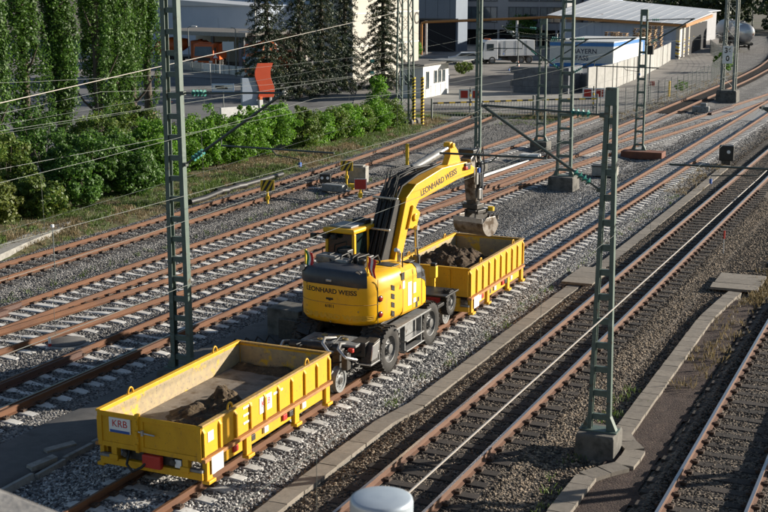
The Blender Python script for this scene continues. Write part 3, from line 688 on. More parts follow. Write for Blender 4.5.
# ---------------------------------------------------------------- wires
def wire(label, pts, r=.011, sag=.0, mat=None, ins=(), name='overhead_wire'):
    P = [Vector(p) for p in pts]; q = []
    for a, b in zip(P, P[1:]):
        for i in range(12):
            s = i / 12; q.append(a + (b - a) * s - Vector((0, 0, sag * 4 * s * (1 - s))))
    q.append(P[-1]); g = MB(); g.tube(q, r, 5)
    o = g.build(name, mat or M_wire); tag(o, label, 'wire', 'overhead wires')
    return o
def catenary(x, ys, lab, zc=5.6, zm=6.95, mat=None, x2=None, r=.0042):
    st = [(.18 if i % 2 else -.18) for i in range(len(ys))]
    xx = lambda i: (x if x2 is None else x + (x2 - x) * i / (len(ys) - 1)) + st[i] * .6
    wire('contact wire over ' + lab, [(xx(i), y, zc) for i, y in enumerate(ys)], r, 0, mat or M_wire, name='contact_wire')
    P = [(xx(i) * .5 + .5 * x, y, zm) for i, y in enumerate(ys)]
    wire('sagging messenger wire over ' + lab, P, .003, .55, name='messenger_wire')
    g = MB()
    for i in range(len(ys) - 1):
        for k in range(1, 7):
            s = k / 7; y = ys[i] + (ys[i + 1] - ys[i]) * s; a = xx(i) + (xx(i + 1) - xx(i)) * s
            g.tube([(a, y, zc), ((a + x) / 2, y, zm - .55 * 4 * s * (1 - s))], .0025, 4)
    tag(g.build('dropper_wires', M_wire), 'thin droppers hanging between the two wires over ' + lab, 'wire', kind='stuff')
catenary(XT3 - .15, [-8, 27.35, 80], 'the polished rail track', 5.5, 6.95, M_wireb, r=.009)
catenary(XT2, [-8, 25.1, 75, 130], 'the dark track between the troughs', 5.65, 7.0)
catenary(XA, [-8, 26, 59.6, 112, 160], 'the excavator track', 5.5, 6.95)
catenary(-19.6, [-8, 26, 59.6, 112], 'the siding by the service path', 5.45, 6.9)
catenary(-24.85, [-8, 26, 73.6, 93], 'the straight siding by the verge track', 5.45, 6.9)
wire('thick bright feeder cable slanting to the square lattice tower', [gz(-90, 123.5, 6.6), gy(396, 12.5, 82.3)], .013, .0, M_wireb)
for i, (a, b) in enumerate((((-60, 135), (372, 61)), ((-60, 143.5), (372, 73)))):
    A = gz(*a, 5.6); B = gy(*b, 72); g = MB(); insul(g, B, B - A, 3, .12, .5)
    tag(g.build('wire_insulator', M_ins, smooth=50), 'green glass insulator in the wire before the spruces, %s one' % ('upper' if i == 0 else 'lower'), 'insulator')
    wire('%s anchor wire with a green insulator before the spruces' % ('upper' if i == 0 else 'lower'), [A, B, (-35.3, 82.3, B.z + .2)], .0055, .0)
wire('thin guy wire running low past the verge grass', [gz(-40, 244, 4.4), gy(404, 108, 82)], .0045, .1)
wire('thin cross wire between the double mast and the slim mast', [(-17.3, 59.6, 7.1), (-23.2, 63.9, 7.05)], .012, 0, M_tubeg)
wire('thin cross wire from the slim mast towards the hedge tower', [(-23.3, 63.9, 6.2), (-35.3, 82.3, 7.3)], .0045, .1)
wire('second cross wire from the slim mast towards the hedge tower', [(-23.3, 63.9, 5.6), (-35.3, 82.3, 6.6)], .0045, .1)
wire('cross wire from the double mast to the slender mast', [(-17.2, 59.6, 6.2), (-22.6, 73.6, 6.3)], .0045, .1)
# ---------------------------------------------------------------- yellow tub wagons
def tub_wagon(label, y0, y1, ztop, zfl, nrib, doors):
    L = y1 - y0; W = 2.42; cy = (y0 + y1) / 2; hw = W / 2; hl = L / 2
    t = thing('tub_wagon', label, 'rail wagon', (XA, cy, 0)); th = .05; zb = zfl - .12
    for s in (-1, 1):
        g = MB(); g.box((s * (hw - th / 2 - .02), 0, (ztop + zb) / 2), (th, L, ztop - zb)); w_ = g.build('side_wall', [M_yel], t, bev=.006)
        lin_ = MB(); lin_.box((s * (hw - th - .024), 0, (ztop + zfl) / 2 - .02), (.006, L - .1, ztop - zfl - .05)); lin_.build('inner_lining', M_yelin, w_)
        g = MB(); g.box((s * (hw - .035), 0, ztop + .022), (.11, L + .02, .045)); g.build('top_rail', M_yeldk if s > 0 else M_yel, w_, bev=.008)
        for i in range(nrib + 1):
            y = -hl + .06 + i * (L - .12) / nrib
            b = MB(); b.prism([(s * (hw - .03), zb + .02), (s * (hw + .03), zb + .02), (s * (hw + .03), ztop - .12), (s * (hw - .03), ztop - .03)], y - .035, y + .035, 'y'); b.build('rib', M_yel, w_, bev=.006)
        g = MB(); g.box((s * (hw - .01), 0, zb - .05), (.14, L + .02, .07)); g.build('sill', pm('shaded_sill', (.42, .2, .06), (.3, .14, .05), 5, .7), t, bev=.01)  # brown-orange tone puts the shade on the sill into its colour
        g = MB(); g.box((s * (hw - .08), 0, zb - .22), (.08, L - .3, .28)); g.build('frame_beam', M_yel, t, bev=.01)
        for y in (-hl * .93, -hl * .38, hl * .38, hl * .93):
            b = MB(); b.box((s * (hw - .02), y, zb - .28), (.1, .2, .42)); b.box((s * (hw + .01), y, zb - .5), (.16, .26, .07)); b.build('frame_leg', M_yel, t, bev=.012)
        for y in (-hl * .6, hl * .6):
            b = MB(); b.tube([(s * (hw - .04), y + .085 * math.cos(a), ztop + .05 + .12 * math.sin(a)) for a in [math.pi * k / 8 for k in range(9)]], .02, 8); b.build('lifting_eye', M_yel, t, smooth=50)
    g = MB(); g.box((0, 0, zfl - .03), (W - .12, L - .1, .06)); g.build('floor', M_floor, t)
    g = MB(); g.box((-.5, 0, zb - .2), (.12, L - .4, .22)); g.box((.5, 0, zb - .2), (.12, L - .4, .22))
    for y in (-hl * .7, 0, hl * .7): g.box((0, y, zb - .18), (W - .3, .14, .16))
    g.build('underframe', M_mach, t)
    for e in (-1, 1):
        ye = e * (hl - .03)
        if doors and e < 0:
            xs = [(-hw + .02, -hw + .02 + W * .385), (-hw + .06 + W * .385, hw - .02)]
            for k, (a, b_) in enumerate(xs):
                d = MB(); d.box(((a + b_) / 2, ye, (ztop + zb) / 2 - .03), (b_ - a, .045, ztop - zb + .06))
                dd = d.build('end_door', M_yel, t, bev=.006)
                d = MB()
                for q in ((a + .05, (ztop + zb) / 2 - .03, .1, ztop - zb + .06), (b_ - .05, (ztop + zb) / 2 - .03, .1, ztop - zb + .06)): d.box((q[0], ye - .035, q[1]), (q[2], .03, q[3]))
                for q in (ztop - .02, zb - .02): d.box(((a + b_) / 2, ye - .033, q), (b_ - a, .026, .1))
                d.build('door_frame', M_yel, dd, bev=.008)
            d = MB(); xx = -hw + .04 + W * .385; d.box((xx, ye - .05, (ztop + zb) / 2), (.075, .09, ztop - zb + .16))
            for zz in (zb + .04, (ztop + zb) / 2, ztop - .06): d.cyl((xx, ye - .1, zz - .06), (xx, ye - .1, zz + .06), .035, n=10)
            d.build('hinge_post', M_yel, t, bev=.006)
            d = MB(); d.tube([(xx + .05, ye - .1, zb + .36), (xx + .2, ye - .12, zb + .35), (xx + .42, ye - .1, zb + .33)], .018, 8); d.cyl((xx + .16, ye - .13, zb + .31), (xx + .16, ye - .13, zb + .41), .035, n=10); d.build('door_latch', M_silver, t, smooth=50)
            d = MB(); d.box((-hw + .55, ye - .042, zb + .4), (.5, .02, .30)); pl = d.build('sign_plate', M_whitep, t)
            d = MB(); d.box((-hw + .55, ye - .053, zb + .275), (.46, .004, .055)); d.build('blue_band', M_signbl, pl)
            text('sign_lettering', 'KRB', .2, M_inkr, pl, face((-hw + .55, ye - .054, zb + .43), (0, -1, 0)), bold=.0)
        else:
            g = MB(); g.box((0, ye, (ztop + zb) / 2), (W - .06, .05, ztop - zb)); ew = g.build('end_wall', M_yel, t, bev=.006)
            for i in range(5):
                x = -hw + .08 + i * (W - .16) / 4; b = MB(); b.box((x, ye + e * .045, (ztop + zb) / 2), (.07, .05, ztop - zb - .06)); b.build('rib', M_yel, ew, bev=.006)
            b = MB(); b.box((0, ye - e * .03, (ztop + zfl) / 2 - .02), (W - .2, .006, ztop - zfl - .06)); b.build('inner_lining', M_yelin, ew)
            g = MB(); g.box((0, ye, ztop + .02), (W, .1, .045)); g.build('top_rail', M_yeldk if e > 0 else M_yel, ew, bev=.008)
        # end beam, buffers and couplings
        g = MB(); g.box((0, e * (hl - .1), zb - .38), (W - .06, .18, .15)); g.build('end_beam', M_yel, t, bev=.012)
        for s in (-1, 1):
            b = MB(); b.box((s * .82, e * (hl - .05), zb - .2), (.13, .14, .3)); b.box((s * .82, e * (hl + .03), zb - .26), (.2, .05, .1)); b.build('bolster', M_yel, t, bev=.01); b = MB(); b.box((s * .45, e * (hl - .12), zb - .2), (.5, .06, .2)); b.cyl((s * .55, e * (hl - .08), zb - .16), (s * .55, e * (hl + .06), zb - .16), .06, n=12); b.build('linkage', M_mach, t, bev=.01)
            b = MB(); b.box((s * .98, e * (hl - .05), zb - .27), (.4, .1, .05)); b.build('step', M_steel, t)
        b = MB(); b.box((.08, e * (hl + .02), zb - .22), (.42, .12, .26)); b.build('coupling_box', M_redp, t, bev=.02)
        b = MB(); b.box((.66, e * (hl + .01), zb - .18), (.14, .02, .16)); b.build('lamp_plate', M_whitep, t)
        b = MB(); b.tube([(-.5, e * (hl - .05), zb - .1), (-.45, e * (hl + .13), zb - .32), (-.3, e * (hl + .16), zb - .44), (-.12, e * (hl + .12), zb - .34), (0, e * (hl + .0), zb - .2)], .028, 8); b.build('brake_hose', M_hose, t, smooth=50)
    for y in (-hl * .62, hl * .62):
        g = MB(); g.cyl((-1.0, y, .28), (1.0, y, .28), .06, n=12); ax = g.build('axle', M_mach, t, smooth=40)
        for s in (-1, 1):
            M = Matrix.Translation((s * .75, y, .25)) @ Matrix.Rotation(s * R(90), 4, 'Y')
            g = MB(); g.lathe([(0, .05), (.1, .06), (.12, .03), (.19, .03), (.245, .055), (.25, -.045), (.285, -.06), (.285, -.08), (.1, -.08), (0, -.08)], 28, M); g.build('wheel', M_steel, ax, smooth=40)
    # plates and markings on the sunlit side
    g = MB(); g.box((hw + .06, -hl + .42, zb - .2), (.012, .42, .34)); g.build('data_plate', M_whitep, t)
    for y, w_, h_, m in ((-hl + .32, .2, .2, M_whitep), (-.25, .5, .34, M_whitep)) if doors else ((-hl + .95, .18, .22, M_whitep),):
        b = MB(); b.box((hw - .014, y, zb + .36 if doors else zb - .18), (.012, w_, h_)); q = b.build('sign_plate', m, t)
        if doors and w_ > .3: text('sign_lettering', 'KRB', .2, M_inkr, q, face((hw - .006, y, zb + .38), (1, 0, 0)), bold=.0)
    if doors:
        for k in range(3):
            b = MB(); b.box((hw - .014, -.98 + .0, zb + .2 + k * .16), (.006, .34, .045)); b.build('stencil_line', M_whitep, t)
        b = MB(); b.box((hw - .014, .28, zb + .45), (.006, .4, .05)); b.build('stencil_line', M_whitep, t)
    for y, m in ((-hl * .55, M_redp), (hl * .2, M_redp), (-hl * .1, M_whitep), (hl * .52, M_whitep), (hl * .3, M_mach), (-hl * .3, M_mach)):
        b = MB(); b.box((hw - .02, y, zb - .2), (.06, .17, .13)); b.build('fitting', m, t, bev=.01)
    return t
tub_wagon('empty yellow tub wagon with two end doors and a lettered plate', 19.02, 24.40, 1.36, .86, 9, True)
tub_wagon('yellow tub wagon heaped with dark soil under the bucket', 33.45, 38.45, 1.42, .72, 9, False)

def heap(name, label, fn, x0, x1, y0, y1, st, mat):
    nx, ny = int((x1 - x0) / st) + 1, int((y1 - y0) / st) + 1; g = MB()
    g.add([(x0 + i * st + .4 * st * fbm(i, j, 3, 2, .7), y0 + j * st + .4 * st * fbm(i, j, 8, 2, .7), fn(x0 + i * st, y0 + j * st)) for j in range(ny) for i in range(nx)], [(j * nx + i, j * nx + i + 1, (j + 1) * nx + i + 1, (j + 1) * nx + i) for j in range(ny - 1) for i in range(nx - 1)])
    b = len(g.v); o = g.build(name, mat); tag(o, label, 'soil heap'); return o
def ss(a, b, x): t = min(1, max(0, (x - a) / (b - a))); return t * t * (3 - 2 * t)
def big(x, y):
    e = min(ss(XA - 1.16, XA - .9, x), ss(XA + 1.16, XA + .85, x), ss(33.5, 33.62, y), ss(38.3, 37.0, y))
    h = 1.02 + .55 * math.exp(-((x - XA + .3) / .85) ** 2 - ((y - 35.3) / 1.5) ** 2) + .25 * math.exp(-((x - XA - .5) / .5) ** 2 - ((y - 34.6) / .8) ** 2)
    r = abs(fbm(x, y, 0, 5, 1.6)); return .7 + (h - .7) * e + (.26 * r - .06 + .05 * fbm(x, y, 9, 3, 7)) * max(e, .15)
heap('soil_heap', 'tall heap of dark brown soil filling the wagon below the bucket', big, XA - 1.14, XA + 1.14, 33.52, 38.3, .045, M_soil)
def small(x, y):
    a = math.exp(-((x - XA - .02) / .6) ** 2 - ((y - 21.0) / .8) ** 2); b = .55 * math.exp(-((x - XA - .35) / .32) ** 2 - ((y - 21.35) / .35) ** 2)
    c = .25 * math.exp(-((y - 24.1) / .4) ** 2)
    k = a * .3 + b * .8 + c * .6 - .07 + .05 * fbm(x, y, 2, 3, 1.2); r = abs(fbm(x, y, 4, 4, 1.7)) * .8 + .12
    return .845 + (max(0, k) * (.5 + 1.35 * r) * .95 if k > 0 else -.03)
heap('soil_heap', 'small clump of brown earth left in the empty wagon', small, XA - 1.1, XA + 1.1, 19.2, 24.3, .04, M_soil2)
# ---------------------------------------------------------------- road-rail excavator
EX = thing('road_rail_excavator', 'yellow road-rail wheeled excavator loading soil between the two wagons', 'excavator', (XA, 29.0, 0))
HM = Matrix.Translation((.04, .08, 0)) @ Matrix.Rotation(R(-5), 4, 'Z'); BM = Matrix.Translation((.02, .08, 0)) @ Matrix.Rotation(R(-9.5), 4, 'Z')      # upper structure turned on its ring
def hb(g, name, mats, parent=None, **k):          # build in the upper structure's frame
    o = g.build(name, mats, parent or EX, **k)
    if parent is None or parent is EX: o.matrix_local = HM
    return o
# --- undercarriage
g = MB(); g.box((0, 0, .72), (.95, 3.3, .42)); g.box((0, 0, .98), (1.5, 1.6, .2)); g.box((0, -1.35, .58), (1.5, .34, .3)); g.box((0, 1.35, .58), (1.5, .34, .3))
g.cyl((0, 0, 1.0), (0, 0, 1.2), .62, n=32); g.build('chassis', M_mach, EX, bev=.02)
def wheel(x, y, s, r=.6, w=.31, z=None):
    z = r + .01 if z is None else z
    M = Matrix.Translation((x, y, z)) @ Matrix.Rotation(s * R(90), 4, 'Y'); h = w / 2
    wp = MB(); wp.lathe([(.06, h * .2), (.2, h * .2), (.21, -h * .5), (.06, -h * .5)], 16, M); W_ = wp.build('wheel', M_mach, EX, smooth=40)
    g = MB(); k = r / .54
    g.lathe([(.31 * k, -h * .85), (.36 * k, -h), (.46 * k, -h), (.515 * k, -h * .8), (.52 * k, 0), (.515 * k, h * .8), (.46 * k, h), (.36 * k, h), (.31 * k, h * .85)], 40, M)
    n = 26
    for i in range(n):
        for e in (-1, 1):
            a = 2 * math.pi * (i + (.5 if e > 0 else 0)) / n; T = M @ Matrix.Rotation(a, 4, 'Z') @ Matrix.Translation((.518 * k, 0, e * h * .5)) @ Matrix.Rotation(e * .45, 4, 'X')
            g.box((0, 0, 0), (.045 * k, .055 * k, h * 1.0), T)
    g.build('tyre', M_rub, W_, smooth=40)
    g = MB(); g.lathe([(.315 * k, h * .86), (.30 * k, h * .8), (.285 * k, h * .45), (.25 * k, h * .2), (.2 * k, h * .15), (.17 * k, h * .35), (.12 * k, h * .55), (.11 * k, h * .95), (.06 * k, h * 1.05), (0, h * 1.05)], 30, M)
    for i in range(10):
        a = 2 * math.pi * i / 10; T = M @ Matrix.Translation((.155 * k * math.cos(a), .155 * k * math.sin(a), h * .45)); g.lathe([(0, .03), (.014, .03), (.014, -.02)], 6, T)
    g.build('rim', M_rimg, W_, smooth=35)
for y in (-1.35, 1.35):
    for s in (-1, 1):
        wheel(s * 1.12, y, s); wheel(s * .76, y, s)
for s in (-1, 1):                                  # mudguards
    for y in (-1.35, 1.35):
        g = MB(); pr = [(.62, -.16), (.64, -.16), (.64, .2), (.62, .2)]
        M = Matrix.Translation((s * .98, y, .55)) @ Matrix.Rotation(R(90), 4, 'Y')
        g.lathe(pr + [pr[0]], 14, M, R(120), R(240)); g.build('mudguard', M_black, EX, smooth=40)
    # side locker, ladder and steps between the wheels
    g = MB(); g.box((s * .98, 0, .80), (.3, 1.25, .42)); g.build('side_locker', M_steel, EX, bev=.02)
    g = MB(); g.box((s * 1.16, .0, 1.06), (.36, 2.3, .05)); g.build('side_platform', M_steel, EX, bev=.01)
    for zz in (.34, .60):
        b = MB(); b.box((s * 1.27, .0, zz), (.22, 1.15, .035)); b.build('step', M_silver, EX, bev=.008)
    for y in (-.55, .55):
        b = MB(); b.box((s * 1.24, y, .65), (.14, .035, .75)); b.build('step_bracket', M_steel, EX)
# --- rail guide gear, rear and front
def guide(e, yw, zw, rubber):
    g = MB()
    for s in (-1, 1): g.bar((s * .45, e * 1.6, .62), (s * .5, yw, .42), .14, .2)
    g.box((0, e * 2.2, .62), (1.3, .16, .22)); g.box((0, (yw + e * 2.6) / 2, .5), (1.0, .2, .2)); g.build('guide_frame', M_mach, EX, bev=.015)
    g = MB(); g.cyl((-.85, yw, zw), (.85, yw, zw), .07, n=14); g.build('guide_axle', M_mach, EX, smooth=40)
    for s in (-1, 1):
        M = Matrix.Translation((s * .77, yw, zw)) @ Matrix.Rotation(s * R(90), 4, 'Y'); k = zw / .3
        g = MB(); g.lathe([(0, .07), (.08, .08), (.1, .05), (.13, .03), (.22 * k, .03), (.24 * k, .06), (.295 * k, .065), (.3 * k, -.05), (.335 * k, -.065), (.335 * k, -.09), (.1, -.09), (0, -.09)], 32, M)
        for i in range(8):
            a = 2 * math.pi * i / 8; T = M @ Matrix.Translation((.165 * k * math.cos(a), .165 * k * math.sin(a), .03)); g.lathe([(0, .02), (.016, .02), (.016, -.02)], 6, T)
        g.build('rail_wheel', M_steel, EX, smooth=35)
    for s in (-1, 1):
        g = MB(); g.cyl((s * .3, e * 1.9, .92), (s * .34, yw - e * .5, .6), .065, n=12); g.build('lift_cylinder', M_mach, EX, smooth=40)
        g = MB(); g.cyl((s * .34, yw - e * .5, .6), (s * .36, yw, .48), .035, n=10); g.build('piston_rod', M_silver, EX, smooth=40)
guide(-1, -3.3, .30, False); guide(1, 3.55, .30, False)
wheel(1.0, 3.25, 1, .38, .22, .74)
g = MB(); g.box((.98, 2.6, .78), (.12, 1.3, .1)); g.box((.55, 3.2, 1.0), (1.2, 1.0, .05)); g.build('front_deck', M_black, EX, bev=.012)
g = MB(); g.box((.35, 3.75, 1.14), (.1, .1, .3)); g.box((.35, 3.75, 1.45), (.2, .18, .34)); bl = g.build('work_lamp', M_hazy, EX, bev=.015)
g = MB(); g.box((.35, 3.75, 1.66), (.16, .15, .09)); g.build('lamp_cap', M_black, bl, bev=.02)
g = MB(); g.box((.2, -2.35, .98), (1.5, .75, .06)); g.build('rear_deck', M_steel, EX, bev=.012)
g = MB(); g.box((.88, -2.2, .84), (.4, .5, .36), rx=.0); g.prism([(-2.5, .45), (-1.95, .45), (-1.95, 1.05), (-2.3, 1.0)], .95, 1.25, 'x'); g.build('tool_box', M_mach, EX, bev=.02)
g = MB(); g.prism([(-2.55, .62), (-2.2, .62), (-2.05, 1.02), (-2.45, .98)], 1.26, 1.29, 'x'); g.build('cover_plate', M_silver, EX, bev=.005)
g = MB(); g.cyl((-.75, -2.85, .9), (.6, -2.85, .92), .12, n=18); g.build('cross_cylinder', M_black, EX, smooth=40)
for x0, x1, z in ((-.95, -.7, .8), (.62, .95, .92), (.2, .5, 1.02)):
    g = MB(); g.tube([(x0, -2.3, z), (x0 - .05, -2.8, z + .12), (x0 + .1, -3.2, z + .1), (x1, -3.3, z - .05), (x1 + .1, -2.9, z - .2)], .04, 10); g.build('bent_pipe', M_silver, EX, smooth=50)
rr = random.Random(5)
for i in range(12):
    g = MB(); x = rr.uniform(-.8, .9); g.tube([(x, -1.7, rr.uniform(.7, .95)), (x + rr.uniform(-.2, .2), -2.4, rr.uniform(.75, 1.12)), (x + rr.uniform(-.3, .3), -3.1, rr.uniform(.6, 1.0)), (rr.uniform(-.6, .7), -3.4, rr.uniform(.4, .7))], .02, 7); g.build('hydraulic_hose', M_hose, EX, smooth=50)
g = MB(); g.box((.62, -3.0, .72), (.2, .3, .5)); g.box((.9, -3.15, .75), (.16, .22, .44)); g.box((-.6, -3.3, .62), (.5, .3, .36)); g.build('valve_block', M_mach, EX, bev=.02)
g = MB(); g.box((.98, -3.05, .99), (.14, .1, .1)); g.build('red_valve', M_redp, EX, bev=.02)
g = MB(); g.box((1.1, -2.05, .62), (.34, .04, .3), rx=.3); g.box((1.1, -2.28, .5), (.34, .5, .035)); g.build('rear_step', M_silver, EX, bev=.006)
for i in range(7):                                  # chain and shackles lying on the deck
    g = MB(); x, y = rr.uniform(-.2, .5), rr.uniform(-2.6, -2.15); g.tube([(x + .07 * math.cos(a), y + .05 * math.sin(a), 1.03) for a in [k * R(45) for k in range(8)]], .02, 6, closed=True); g.build('chain_link', pm('old_brass', (.45, .33, .12), (.3, .2, .08), 9, .5), EX, smooth=50)
# --- upper structure
def sup(th, k=1.0, n=3.4): c, s = math.cos(th), math.sin(th); return (1.2 * math.copysign(abs(c) ** (2 / n), c) * k, -.5 + (1.5 * math.copysign(abs(s) ** (2 / n), s)) * k)
def reary(x, n=3.4): return -.5 - 1.5 * max(0, 1 - min(1, abs(x) / 1.2) ** n) ** (1 / n)
ths = [math.pi + math.pi * i / 40 for i in range(41)]
rings = []
for z, d in ((1.22, .12), (1.27, .05), (1.36, .01), (1.5, 0), (2.1, .0), (2.28, .012), (2.4, .04), (2.48, .10), (2.52, .2)):
    k = 1 - d; rings.append([(x, y, z) for x, y in (sup(t, k) for t in ths)] + [(1.2 * k, -.44, z), (-1.2 * k, -.44, z)])
g = MB(); g.loft(rings); cw = hb(g, 'counterweight', M_yelx, smooth=32)
g = MB()                                            # lower lip groove and number panel recess line
for z in (1.78,):
    g.tube([(x, y - .002, z) for x, y in (sup(t, 1.002) for t in ths[6:35])], .008, 5)
g.build('seam', M_yeldk, cw)
rings = []
for z, k0, k1 in ((2.22, 1.006, .98), (2.26, 1.02, .9), (2.42, 1.015, .8), (2.54, .985, .7), (2.6, .93, .62)):
    a = [sup(t, k0) for t in ths[9:30]]; b = [sup(t, k1 * .62) for t in ths[9:30]][::-1]
    rings.append([(x, y, z + .03 * math.cos(x * 2)) for x, y in a] + [(x, y, z + .02) for x, y in b])
g = MB(); g.loft(rings); hb(g, 'rear_hood', M_dgrey, smooth=40)
for th in (ths[7], ths[33]):                        # panel gaps and bolts on the counterweight
    x, y = sup(th, 1.001); g = MB(); g.bar((x, y - .001, 1.3), (x, y - .001, 2.4), .012, .012, (0, 1, 0)); hb(g, 'panel_gap', M_black)
for x, z in ((-.75, 2.2), (.75, 2.2), (-.75, 1.62), (.75, 1.62), (0, 1.3)):
    p_, n_ = Vector((x, reary(x), z)), Vector((0, -1, 0)); g = MB(); g.lathe([(0, .012), (.022, .01), (.025, 0)], 8, face(p_, n_)); hb(g, 'bolt', M_yeldk)
for y in (-.42, .12, .62):
    g = MB(); g.box((1.2, y, 1.85), (.008, .012, 1.05)); hb(g, 'panel_gap', M_black)
for pts in ([(1.12, -.3, 2.48), (1.12, -.3, 2.85), (1.12, .5, 2.85), (1.12, .6, 2.42)], [(-1.1, -1.2, 2.48), (-1.1, -1.2, 2.8), (-1.1, -.6, 2.8), (-1.1, -.55, 2.5)]):
    g = MB(); g.tube(pts, .018, 8); hb(g, 'handrail', M_black, smooth=50)
g = MB(); g.box((1.203, .33, 1.38), (.006, .1, .16)); hb(g, 'door_lock', M_black)
g = MB(); g.box((-.02, -2.02, 2.36), (.16, .06, .06)); g.cyl((-.02, -2.0, 2.37), (-.02, -2.07, 2.37), .03, n=10); hb(g, 'rear_camera', M_silver, bev=.008)
def rear_text(s, size, x, z, mat, bold=.006, sx=1.0):
    o = text('lettering', s, size, mat, EX, Matrix.Identity(4), depth=.001, bold=bold, sx=sx)
    for v in o.data.vertices:
        X, Zz, e = v.co.x + x, v.co.y + z, v.co.z; v.co = (X, reary(X) - .003 - e, Zz)
    o.matrix_local = HM; return o
rear_text('LEONHARD WEISS', .165, -.02, 2.08, M_ink, .004, 1.08); rear_text('61811', .11, -.02, 1.70, M_ink, .003)
g = MB(); g.box((-.02, reary(0) - .006, 1.89), (.2, .01, .05)); g.box((-.02, reary(0) - .008, 1.865), (.06, .012, .04)); hb(g, 'emblem', M_ink)
o = rear_text('LEONHARD WEISS', .17, -.02, 1.44, pm('faded_lettering', (.6, .34, .02), None, rough=.4), .012, 1.5)
def on_rear(x, z):
    y = reary(x); e = .01; s = (reary(x + e) - reary(x - e)) / (2 * e); n = Vector((s, -1, 0)).normalized(); return Vector((x, y, z)), n
for x, z in ((-1.1, 1.86), (-1.1, 1.54), (1.12, 1.9), (1.12, 1.5)):
    p, n = on_rear(x, z); M = face(p, n)
    g = MB(); g.lathe([(.0, .006), (.085, .006), (.095, -.01)], 18, M); lr = hb(g, 'lamp_recess', M_black, smooth=40)
    g = MB(); g.lathe([(0, .035), (.04, .032), (.062, .02), (.066, 0)], 18, M); g.build('tail_lamp', M_red, lr, smooth=40)
for z in (2.12, 1.9, 1.68, 1.46):
    g = MB(); g.prism([(-1.02, z - .07), (-.86, z - .13), (-.86, z + .0), (-1.02, z + .06)], 1.196, 1.2035, 'x'); hb(g, 'warning_stripe', M_black)
# right-hand engine hood
rings = []
for y, ztop, dx in ((-.44, 2.5, .0), (.1, 2.5, .0), (.55, 2.44, .0), (.85, 2.3, .03), (1.02, 2.05, .09), (1.08, 1.5, .12)):
    x1 = 1.2 - dx; rings.append([(.3, y, 1.24), (x1 - .06, y, 1.24), (x1, y, 1.32), (x1, y, ztop - .28), (x1 - .03, y, ztop - .12), (x1 - .14, y, ztop - .02), (x1 - .3, y, ztop), (.3, y, ztop)])
g = MB(); g.loft(rings); rh = hb(g, 'engine_hood', M_yelx, smooth=32)
rings = []
for y, ztop, dx in ((.34, 2.475, 0), (.55, 2.44, 0), (.72, 2.37, .015), (.85, 2.3, .03), (.97, 2.12, .07)):
    x1 = 1.208 - dx; rings.append([(x1 - .03, y, ztop - .4), (x1, y, ztop - .4), (x1, y, ztop - .275), (x1 - .03, y, ztop - .11), (x1 - .14, y, ztop - .01), (x1 - .3, y, ztop + .009), (x1 - .3, y, ztop - .03), (x1 - .16, y, ztop - .05), (x1 - .05, y, ztop - .14)])
g = MB(); g.loft(rings); ag = hb(g, 'air_grille', M_dgrey, smooth=40)
for i in range(5):
    y = .42 + i * .08; b = MB(); b.box((1.207, y, 2.13), (.006, .03, .14)); b.build('grille_slat', M_black, ag)
for y, z, a, b_ in ((-.05, 1.75, .2, .62), (.22, 1.85, .14, .28), (-.38, 2.05, .12, .2), (.22, 1.52, .14, .12)):
    g = MB(); g.box((1.204, y, z), (.006, a, b_)); hb(g, 'label_sheet', M_whitep)
g = MB(); g.box((1.204, -.42, 2.28), (.006, .16, .2)); g.box((1.204, .42, 1.5), (.006, .08, .12)); g.box((1.204, -.9, 1.36), (.006, .07, .07)); hb(g, 'label_sheet', M_ink)
g = MB(); g.prism([(-.62, 1.98), (-.5, 1.98), (-.56, 2.1)], 1.201, 1.207, 'x'); hb(g, 'label_sheet', M_orange)
g = MB(); g.cyl((.75, .2, 2.45), (.75, .2, 2.72), .055, n=14); g.tube([(.75, .2, 2.7), (.75, .14, 2.8), (.75, .02, 2.84)], .055, 12); hb(g, 'exhaust', M_silver, smooth=40)
g = MB(); g.box((.7, -.35, 2.515), (.5, .4, .03)); g.box((.95, .35, 2.5), (.22, .3, .03)); hb(g, 'hood_flap', M_black, bev=.01)
g = MB(); g.box((0, .1, 1.27), (2.2, 1.5, .12)); g.box((-.05, .5, 1.6), (.55, 1.6, .55)); g.box((0, .2, 1.95), (.7, .6, .5)); hb(g, 'slewing_platform', M_mach, bev=.02)
# cab
CX0, CX1, CY0, CY1, CZ0, CZ1 = -1.2, -.28, -.32, 1.45, 1.3, 3.24
g = MB(); g.prism([(CY0, CZ0), (CY1 - .25, CZ0), (CY1, CZ0 + .35), (CY1, 1.85), (CY0, 1.85)], CX0, CX1, 'x'); cab = hb(g, 'cab_body', M_yelx, bev=.04)
pil = [((CX0 + .04, CY0 + .04), (CX0 + .06, CY0 + .06)), ((CX1 - .04, CY0 + .04), (CX1 - .06, CY0 + .06)), ((CX0 + .04, CY1 - .05), (CX0 + .06, CY1 - .4)), ((CX1 - .04, CY1 - .05), (CX1 - .06, CY1 - .4)), ((CX0 + .035, .45), (CX0 + .055, .4)), ((CX1 - .035, .45), (CX1 - .055, .4))]
for (a, b_) in pil:
    g = MB(); g.bar((*a, 1.82), (*b_, CZ1 - .05), .085, .1, up=(0, 1, 0)); g.build('cab_pillar', M_yelx, cab, bev=.015)
def pane(vs):
    g = MB(); a, b_, c, d = (Vector(v) for v in vs); n = (b_ - a).cross(d - a).normalized() * .006
    g.add([a - n, b_ - n, c - n, d - n, a + n, b_ + n, c + n, d + n], [(0, 3, 2, 1), (4, 5, 6, 7), (0, 1, 5, 4), (1, 2, 6, 5), (2, 3, 7, 6), (3, 0, 4, 7)]); g.build('window_pane', M_glass, cab)
e = .05
pane([(CX0 + e, CY0 + .03, 1.85), (CX1 - e, CY0 + .03, 1.85), (CX1 - .06, CY0 + .05, 3.17), (CX0 + .06, CY0 + .05, 3.17)])
